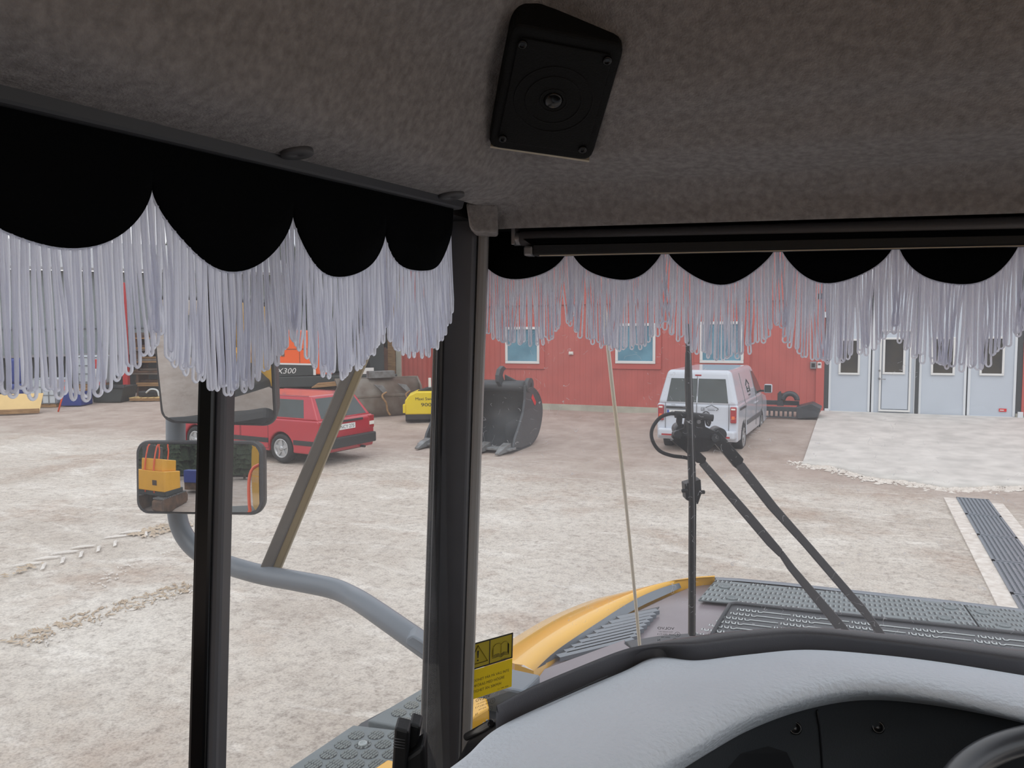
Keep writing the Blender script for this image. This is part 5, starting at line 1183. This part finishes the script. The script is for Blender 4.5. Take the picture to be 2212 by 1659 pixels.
b = MB(); b.prism(zp([(800, 1665), (838, 1640), (900, 1655), (880, 1720), (790, 1720)], ZS + .08), UP * -.05); b.build('yellow_edge', 'hood_yellow', t, bevel=.004)
b = MB(); b.prism(zp([(780, 1562), (1010, 1440), (1060, 1640), (700, 1900), (560, 1760)], ZS - .05), UP * -.12); b.build('support_frame', 'hood_dark', t)
# ---------- mirror arm
t = thing('curved_support_tube', 'bent grey support tube carrying the two side mirrors', 'support tube', tuple(P(905, 1385, 1.6)))
path = cat_([P(1000, 1452, 1.5), P(905, 1386, 1.6), P(800, 1313, 1.73), P(757, 1287, 1.80), P(715, 1270, 1.84), P(640, 1255, 1.89), P(560, 1240, 1.94), P(480, 1216, 1.99), P(425, 1188, 2.02), P(392, 1145, 2.03), P(381, 1090, 2.03), P(380, 1000, 2.03), P(379, 800, 2.03), P(378, 600, 2.03)], 7)
b = MB(); b.tube(path, .0245, 16); b.build('tube', 'grey_paint', t)
b = MB(); b.prism([P(878, 1380, 1.56), P(892, 1372, 1.56), P(1000, 1440, 1.5), P(1000, 1475, 1.5), P(876, 1393, 1.56)], CF * .05); b.build('clamp', 'grey_paint', t, bevel=.004)
t = thing('mirror_stay', 'straight grey flat bar with a painted tan reflection running up from the mirror arm to the roof', 'stay bar', tuple(P(580, 1230, 1.93)))
def dbar(x0, x1, x2, x3, name, m, off):
    a0, a1 = P(x0, 1236, 1.93), P(x1, 1236, 1.93); c0, c1 = P(x2, 800, 1.75), P(x3, 800, 1.75); e0, e1 = c0 + (c0 - a0) * .75, c1 + (c1 - a1) * .75
    b = MB(); b.loft([[a0 + CF * off, a1 + CF * off, a1 + CF * (off + .025), a0 + CF * (off + .025)], [e0 + CF * off, e1 + CF * off, e1 + CF * (off + .025), e0 + CF * (off + .025)]], sm=False); return b.build(name, m, t, bevel=.004)
dbar(557, 584, 742, 766, 'grey_face', 'bar_grey', 0); dbar(583, 602, 764, 783, 'painted_reflection', 'bar_tan_reflection', .004)  # tan side is a yellow reflection on the bar, put into colour
# ---------- mirrors
def mirror(name, label, c, w_, h_, target, Rc, back, r_=.03, roll=0, tip=0):
    d = (c - EYE).normalized(); r = (Vector(target) - c).normalized(); n_ = (r - d).normalized()
    u = n_.cross(UP).normalized() * -1
    if u.dot(CR) < 0: u = -u
    v = n_.cross(u).normalized(); v = v if v.z > 0 else -v
    if roll: Q = Matrix.Rotation(roll, 3, n_); u = Q @ u; v = Q @ v
    t = thing(name, label, 'side mirror', tuple(c - n_ * back))
    def rrect(W, H, R_c, n=6):
        pts = []
        for sx, sy, a0 in ((1, 1, 0), (-1, 1, pi / 2), (-1, -1, pi), (1, -1, 3 * pi / 2)):
            for k in range(n + 1): a = a0 + pi / 2 * k / n; pts.append((sx * (W / 2 - R_c) + R_c * cos(a), sy * (H / 2 - R_c) + R_c * sin(a)))
        return pts
    pr = lambda W, H, z: [c + u * x + v * y + n_ * z for x, y in rrect(W, H, r_)]
    b = MB(); b.loft([pr(w_ * .8, h_ * .8, -back), pr(w_ * .97, h_ * .97, -back * .6), pr(w_, h_, -.008), pr(w_, h_, .004), pr(w_ - .006, h_ - .006, .007)], sm=False); b.build('housing', 'black_plastic', t)
    b = MB(); b.loft([pr(w_, h_, .004), pr(w_ - .004, h_ - .004, .009), pr(w_ - .014, h_ - .014, .009), pr(w_ - .016, h_ - .016, .003)], caps=False, sm=False); b.build('rim', 'rail_grey', t)
    b = MB(); K = 24; vs_ = []; fs = []; iw, ih = w_ - .016, h_ - .016; rc = r_ - .008
    for j in range(K + 1):
        for i in range(K + 1):
            y = (j / K - .5) * ih; lim = iw / 2
            e = ih / 2 - abs(y)
            if e < rc: lim = iw / 2 - rc + sqrt(max(0, rc * rc - (rc - e) ** 2))
            x = (i / K * 2 - 1) * lim; vs_.append(c + u * x + v * y + n_ * (.0075 + (iw * iw / 4 + ih * ih / 4 - x * x - y * y) / (2 * Rc)))
    fs = [(j * (K + 1) + i, j * (K + 1) + i + 1, (j + 1) * (K + 1) + i + 1, (j + 1) * (K + 1) + i) for j in range(K) for i in range(K)]
    b.add(vs_, fs, True); g = b.build('mirror_glass', 'mirror_glass', t)
    return t
mirror('side_mirror', 'lower side mirror, wide and rounded, showing a yellow excavator behind', P(433, 1031, 1.9), .325, .183, (-2.4, -6.0, 1.9), 1.15, .05, .03)
mirror('side_mirror', 'upper side mirror, tall, half hidden behind the white fringe', P(468, 782, 1.92), .290, .335, (-1.0, -1.5, 1.0), 1.6, .09, .035, roll=radians(-3))
# ---------- windscreen wiper
t = thing('windscreen_wiper', 'black upright windscreen wiper with two arms and a washer hose', 'wiper', tuple(P(1500, 1370, 1.48)))
DW = 1.475
def wp(x, y, d=DW): return P(x, y, d)
b = MB(); b.prism([wp(1483, 760), (wp(1494, 760)), wp(1505, 1060), wp(1503, 1375), wp(1489, 1375), wp(1490, 1060), wp(1481, 820)], CF * .012); b.build('blade_spine', 'black_plastic', t, bevel=.002)
b = MB(); b.tube([wp(1484, 700, 1.45), wp(1487, 800, 1.45), wp(1494, 1100, 1.46), wp(1494, 1372, 1.47)], .004, 6); b.build('rubber_lip', 'rubber', t)
b = MB(); b.tube([wp(1489, 705, 1.452), wp(1493, 850, 1.452), wp(1499, 1100, 1.462), wp(1499, 1372, 1.47)], .0016, 5); b.build('spring_strip', 'alu', t)
b = MB(); b.prism([wp(1479, 1046), wp(1514, 1036), wp(1516, 1066), wp(1508, 1090), wp(1482, 1080)], CF * .03); b.cyl(wp(1516, 1063), CR, .004, .012, 8); b.cyl(wp(1479, 1060), CR, .004, .012, 8); b.build('blade_clip', 'black_plastic', t, bevel=.002)
hp = [(1466, 896), (1480, 898), (1522, 902), (1524, 922), (1560, 938), (1556, 958), (1548, 956), (1530, 975), (1505, 978), (1488, 975), (1470, 958), (1452, 946), (1454, 934), (1478, 924), (1482, 902)]
b = MB(); b.prism([wp(x, y, 1.50) for x, y in hp], CF * .012); b.build('link_plate', 'black_plastic', t, bevel=.002)
for x, y in ((1463, 938), (1544, 946)): b = MB(); b.cyl(wp(x, y, 1.495), CF, .0075, .012, 16); b.cyl(wp(x + 6, y - 10, 1.53), CF, .013, .04, 18); b.build('pivot', 'rail_grey', t)
b = MB(); b.tube([wp(1458, 895, 1.49), wp(1480, 896, 1.49), wp(1540, 903, 1.49)], .007, 10); b.build('spray_bar', 'black_plastic', t)
for x in (1469, 1532): b = MB(); b.prism([wp(x - 6, 900, 1.485), wp(x + 6, 900, 1.485), wp(x + 5, 914, 1.485), wp(x + 2, 922, 1.485), wp(x - 4, 921, 1.485), wp(x - 7, 912, 1.485)], CF * .01); b.build('nozzle', 'black_plastic', t, bevel=.002)
b = MB(); b.cyl(wp(1509, 911, 1.49), CF, .004, .006, 10); b.build('screw', 'alu', t)
b = MB(); b.tube(cat_([wp(1462, 894, 1.49), wp(1446, 894, 1.49), wp(1425, 903, 1.49), wp(1409, 926, 1.49), wp(1409, 950, 1.49), wp(1424, 973, 1.49), wp(1450, 984, 1.49), wp(1486, 990, 1.5), wp(1500, 1005, 1.51)], 6), .0036, 8); b.build('washer_hose', 'rubber', t)
def arm(pts, name, m, th=.008):
    b = MB(); b.prism([wp(x, y, 1.50) for x, y in pts], CF * th); b.build(name, m, t, bevel=.0015)
arm([(1450, 952), (1466, 948), (1500, 965), (1526, 990), (1524, 1003), (1506, 1000), (1480, 975)], 'arm_head', 'black_plastic', .018)
arm([(1511, 1004), (1525, 996), (1617, 1100), (1691, 1188), (1684, 1204), (1659, 1180), (1591, 1100)], 'arm', 'dash_trim'); arm([(1684, 1200), (1692, 1190), (1717, 1223), (1829, 1352), (1852, 1385), (1824, 1385), (1800, 1351), (1705, 1233)], 'arm', 'dash_trim', .012)
arm([(1536, 948), (1552, 930), (1566, 945), (1607, 992), (1604, 1002), (1590, 1012), (1572, 990)], 'arm_head', 'black_plastic', .018)
arm([(1587, 1006), (1607, 999), (1680, 1092), (1757, 1180), (1870, 1310), (1908, 1362), (1930, 1392), (1905, 1392), (1884, 1353), (1735, 1180), (1661, 1100)], 'arm', 'dash_trim', .010)
# ---------- thin pale rod outside the glass
t = thing('antenna_rod', 'thin pale rod standing just outside the front window', 'antenna', tuple(P(1383, 1405, 1.62)))
b = MB(); b.tube(cat_([P(1384, 1420, 1.62), P(1372, 1290, 1.60), P(1348, 1050, 1.58), P(1322, 830, 1.56), P(1308, 690, 1.54), P(1302, 560, 1.52)], 5), [.0036] * 10 + [.0042] * 16, 8); b.build('rod', 'rod_white', t)
b = MB(); b.tube([P(1384, 1420, 1.62) + UP * .02, Vector((P(1384, 1420, 1.62).x, P(1384, 1420, 1.62).y, 1.925))], .007, 12); b.build('foot', 'black_plastic', t)
# ---------- warning sticker on the glass
def ws_frame(px, py):
    p, n_ = on_ws(px, py); return p, n_
p, n_ = on_ws(1062, 1435); r1, _ = on_ws(1106, 1422)
A4 = [on_ws(x, y)[0] for x, y in ((1108, 1366), (1108, 1420), (1107, 1424), (1105, 1481))]
# true rectangle lying on the glass facet
v = (A4[0] - A4[3]).normalized(); u = v.cross(-n_).normalized()
if u.dot(CR) < 0: u = -u
tr_ = A4[0]; H1, H2 = (A4[0] - A4[1]).length, (A4[2] - A4[3]).length
def hitp(px, py):
    r = ray(px, py); return EYE + r * ((tr_ - EYE).dot(n_) / r.dot(n_))
tl = hitp(1018, 1391); u = (tr_ - tl).normalized(); wid = (tr_ - tl).length * 1.55
v = (v - u * v.dot(u)); v = (hitp(1108, 1366) - hitp(1105, 1481)).normalized()
t = thing('warning_sticker', 'yellow warning sticker in two panels on the glass beside the pillar', 'sticker', tuple(tr_))
def sq(x0, x1, y0, y1, off=0): return [tr_ + u * x + v * y + n_ * off for x, y in ((x0, y0), (x1, y0), (x1, y1), (x0, y1))]
bw = H1 * .05
b = MB(); b.prism(sq(-wid, 0, -H1, 0, .0001), n_ * .0002); up_ = b.build('pictogram_panel', 'sticker_olive', t)
b = MB()
for q4 in (sq(-wid, 0, -bw, 0, .0004), sq(-wid, 0, -H1, -H1 + bw, .0004), sq(-bw, 0, -H1, 0, .0004), sq(-wid, -wid + bw, -H1, 0, .0004), sq(-wid * .365 - bw * .35, -wid * .365 + bw * .35, -H1, 0, .0004)): b.prism(q4, n_ * .0003)
b.build('border', 'ink', up_)
def spt(x, y, off=.0009): return tr_ + u * x + v * y + n_ * off
def line(pts, r, name='mark', closed=False):
    q = [spt(x, y) for x, y in pts]; q = q + [q[0]] if closed else q
    b = MB(); b.tube(q, r, 4, flat=.3); return b.build(name, 'ink', up_)
cx = -wid * .545; s_ = H1
line([(cx - .42 * s_, -.80 * s_), (cx + .42 * s_, -.80 * s_), (cx, -.12 * s_)], .0010, 'warning_triangle', True)
b = MB(); b.add([spt(cx - .04 * s_, -.32 * s_), spt(cx + .04 * s_, -.32 * s_), spt(cx + .018 * s_, -.60 * s_), spt(cx - .018 * s_, -.60 * s_)], [(0, 1, 2, 3)]); b.lathe(spt(cx, -.69 * s_, .0007), n_, [(.03 * s_, 0), (.028 * s_, .0003), (.001, .0004)], 12); b.build('exclamation_mark', 'ink', up_)
bx = -wid * .187; k_ = s_
for o3 in (0, .05, .10): line([(bx - .34 * k_ - o3 * .7 * k_ * .6, -.34 * k_ - o3 * k_), (bx - .34 * k_ - o3 * .7 * k_ * .6, -.68 * k_ - o3 * k_), (bx - .12 * k_, -.66 * k_ - o3 * k_), (bx, -.72 * k_ - o3 * k_), (bx + .12 * k_, -.66 * k_ - o3 * k_), (bx + .30 * k_ + o3 * .4 * k_, -.70 * k_ - o3 * k_), (bx + .30 * k_ + o3 * .4 * k_, -.34 * k_ - o3 * .5 * k_)], .0005, 'book_line')
line([(bx - .34 * k_, -.34 * k_), (bx - .24 * k_, -.26 * k_), (bx - .08 * k_, -.26 * k_), (bx, -.32 * k_), (bx + .1 * k_, -.26 * k_), (bx + .22 * k_, -.25 * k_), (bx + .30 * k_, -.32 * k_)], .0005, 'book_line'); line([(bx, -.32 * k_), (bx, -.72 * k_)], .0005, 'book_line')
text('code_text', '15044800 B', 'ink', up_, spt(-.22 * wid * .6, -.92 * H1), u, v, H1 * .045, H1 * .36)
y0 = -H1 - .0012; H2 = H1 * 1.12
b = MB(); b.prism(sq(-wid, 0, y0 - H2, y0), n_ * .0004); lo_ = b.build('text_panel', 'sticker_yellow', t, bevel=.0001)
for i, tx in enumerate(('FORDONET FÅR PÅ VÄG INTE', 'FRAMFÖRAS MED HÖGRE', 'HASTIGHET ÄN 30KM/H')):
    wv_ = wid / 1.55; text('text_line', tx, 'ink', lo_, spt(-wv_ * 1.08, y0 - H2 * (.36 + .19 * i), .0006), u, v, H2 * .115, wv_ * (1.0, .89, .81)[i], align='LEFT')
text('code_text', '11 194 436', 'ink', lo_, spt(-wid * .14, y0 - H2 * .93, .0006), u, v, H2 * .05, wid * .17)
# ---------- printed glass marks, read from behind so mirrored
def stamp(px, py, sc, label, tilt=0, rows=('VOLVO', '43R-001713', 'E1')):
    p, n_ = on_ws(px, py); r = ray(px, py)
    f = lambda x, y: EYE + ray(x, y) * ((p - EYE).dot(n_) / ray(x, y).dot(n_))
    uu = Vector((n_.y, -n_.x, 0)).normalized(); uu = uu if uu.dot(CR) > 0 else -uu; vv_ = uu.cross(n_); vv_ = vv_ if vv_.z > 0 else -vv_
    if tilt: Q = Matrix.Rotation(tilt, 3, n_); uu = Q @ uu; vv_ = Q @ vv_
    t = thing('glass_stamp', label, 'glass marking', tuple(p))
    nn2 = n_ * .0006
    text('maker_name', 'VOLVO', 'ink', t, p + vv_ * .014 * sc + nn2, -uu, vv_, .0055 * sc, .030 * sc)
    text('approval_number', '43R-001713', 'ink', t, p + vv_ * .001 * sc + nn2, -uu, vv_, .0030 * sc, .030 * sc)
    text('approval_number', 'TRA M0000 AR1', 'ink', t, p + vv_ * .0065 * sc + nn2, -uu, vv_, .0018 * sc, .026 * sc)
    text('approval_number', '000196', 'ink', t, p - vv_ * .005 * sc + nn2, -uu, vv_, .0022 * sc, .016 * sc)
    c_ = p + uu * .021 * sc + vv_ * .002 * sc; b = MB(); b.torus(c_ + nn2, n_, .0048 * sc, .0003 * sc, 24, 4); b.build('approval_ring', 'ink', t)
    text('approval_letter', 'E', 'ink', t, c_ + nn2, -uu, vv_, .0042 * sc)
    c_ = p + uu * .017 * sc - vv_ * .011 * sc; b = MB(); b.torus(c_ + nn2, n_, .0042 * sc, .0003 * sc, 24, 4); b.build('approval_ring', 'ink', t)
    text('approval_letter', 'CCC', 'ink', t, c_ + nn2, -uu, vv_, .0022 * sc, .006 * sc); text('approval_letter', 'N', 'ink', t, p - uu * .012 * sc - vv_ * .0115 * sc + nn2, -uu, vv_, .0045 * sc)
stamp(1438, 1371, 1.0, 'mirrored dark glass marking low on the front window left of the wiper')
stamp(1042, 1524, 1.0, 'mirrored dark glass marking below the yellow sticker')

# ================================================================== BEHIND THE CAB (seen in the mirrors)
b = MB(); b.b2((-.66, -2.6, 1.3), (-.60, -.05, 2.25)); b.b2((-.66, -2.6, 2.25), (-.60, -1.5, 3.2)); b.b2((-.66, -.25, 2.25), (-.60, -.05, 3.2)); b.b2((-.66, -1.5, 3.05), (-.60, -.05, 3.22)); struct(b.build('wall_side', 'hood_yellow', bevel=.02))
b = MB(); b.b2((-.65, -1.5, 2.25), (-.63, -.25, 3.05)); struct(b.build('window_6', 'car_glass'))
b = MB(); b.b2((-1.35, -3.0, 1.30), (-.62, -.15, 1.42)); struct(b.build('trim_22', 'tread_dark', bevel=.02))
for i in range(9):
    for j in range(26):
        pass
t = thing('track_excavator', 'yellow tracked excavator with orange guard rails seen in the lower mirror', 'excavator', (-5.2, -9.5, 0), radians(12))
def bxl(name, m, lo, hi, bev=.04): b = MB(); b.b2(lo, hi); return b.build(name, m, t, world=False, bevel=bev, seg=3)
bxl('upper_body', 'excavator_yellow', (-1.0, -.6, 1.0), (1.1, 1.6, 2.0)); bxl('engine_cover', 'excavator_yellow', (-.6, -.4, 2.0), (.9, 1.4, 2.6)); bxl('counterweight', 'machine_dark', (-1.0, -1.0, .75), (1.1, 1.5, 1.02))
for x0 in (-1.15, .55):
    b = MB(); pr = [(-1.6, .1), (-1.3, 0), (1.9, 0), (2.3, .25), (2.2, .6), (1.9, .7), (-1.4, .7), (-1.7, .45)]; b.prism([(x0, y, z) for y, z in pr], (.6, 0, 0)); tk = b.build('track', 'rust_brown', t, world=False, bevel=.03)
    for i in range(16): b = MB(); b.b2((x0 - .02, -1.4 + i * .22, .69), (x0 + .62, -1.28 + i * .22, .74)); b.build('shoe', 'bucket_worn', tk, world=False)
for x in (-.3, .35):
    b = MB(); b.tube(cat_([(x, 1.55, .9), (x, 1.5, 2.2), (x + .05, 1.3, 3.2), (x + .25, 1.0, 3.7), (x + .5, .7, 3.2), (x + .45, .6, 2.6)], 5), .045, 8); b.build('guard_rail', 'signal_orange', t, world=False)
bxl('cab', 'machine_dark', (-.95, -.3, 2.0), (-.1, .9, 3.3))
b = MB(); b.b2((.3, 1.6, 1.3), (.6, 1.62, 1.55)); b.build('grab_recess', 'rust_brown', t, world=False)
q_ = Vector((-2.9, -15.0, 0)); t = thing('dump_body', 'dark blue truck body far behind, seen in the lower mirror', 'truck body', tuple(q_)); b = MB(); b.b2((-4.6, -16.5, .9), (-1.8, -14.0, 1.9)); b.build('body', 'blue_plastic', t, bevel=.06); b = MB(); b.b2((-4.6, -16.5, .3), (-1.8, -14.2, .9)); b.build('chassis', 'rust_brown', t, bevel=.04)
# trees along the yard's rear edge
def conifer(x, y, h, seed, lab):
    rr = random.Random(seed); t = thing('spruce', lab, 'tree', (x, y, 0), group='trees behind the yard, seen in the mirrors')
    b = MB(); b.tube([(x, y, 0), (x + .1, y, h * .5), (x, y, h)], [.22, .14, .03], 8); b.build('trunk', 'bark', t)
    b = MB(); n = 11
    for k in range(n):
        z0 = h * (.12 + .8 * k / n); R = (1 - k / n) * h * .17 + .2; m_ = 14; top = Vector((x, y, z0 + h * .14)); ring = []
        for i in range(m_):
            a = 2 * pi * i / m_ + k; r = R * (.65 + .6 * rr.random()) * (1 if i % 2 else .7); ring.append(Vector((x + r * cos(a), y + r * sin(a), z0 - .3 * rr.random())))
        b.add(ring + [top, Vector((x, y, z0 + .2))], [(i, (i + 1) % m_, m_) for i in range(m_)] + [((i + 1) % m_, i, m_ + 1) for i in range(m_)])
    b.build('foliage', 'foliage', t)
for i in range(13):
    x = -40 + i * 3.9 + R_.uniform(-.2, .2); conifer(x, -27 - (i % 2) * 2.5, R_.uniform(8, 11), i, 'dark spruce in the row of trees behind the machine, seen in the mirror')

b = MB(); rr = random.Random(5)
for k in range(230):
    x, y, h = rr.uniform(-60, 30), -34 - rr.random() * 9, rr.uniform(10, 15)
    if k >= 150: q9 = P(rr.uniform(330, 900), 700, rr.uniform(46, 56)); x, y, h = q9.x, q9.y, rr.uniform(7, 10)
    R = rr.uniform(1.6, 2.6); m_ = 10
    for q in range(5):
        z0 = h * (.03 + .18 * q); rad = R * (1 - q / 5.6); ring = [Vector((x + rad * rr.uniform(.7, 1.1) * cos(2 * pi * i / m_), y + rad * sin(2 * pi * i / m_), z0)) for i in range(m_)]
        b.add(ring + [Vector((x, y, z0 + h * .3))], [(i, (i + 1) % m_, m_) for i in range(m_)])
o = b.build('forest', 'foliage'); o['kind'] = 'stuff'; o['label'] = 'dense dark spruce forest behind the yard'
t = thing('rear_fender', 'yellow fender with an orange grab rail on the machine side, seen in the upper mirror', 'fender', (-1.0, -1.2, 1.45))
b = MB(); b.prism([(-.67, -.55, 1.44), (-.67, -.75, 1.44), (-1.15, -1.15, 1.44), (-1.22, -1.0, 1.44)], (0, 0, .16)); b.build('fender_edge', 'hood_yellow', t, bevel=.02)
b = MB(); b.tube(cat_([(-1.05, -.55, 1.43), (-1.05, -.6, 1.9), (-1.0, -.75, 2.35), (-.85, -.9, 2.5), (-.70, -1.0, 2.5)], 5), .022, 10); b.build('grab_rail', 'signal_orange', t)
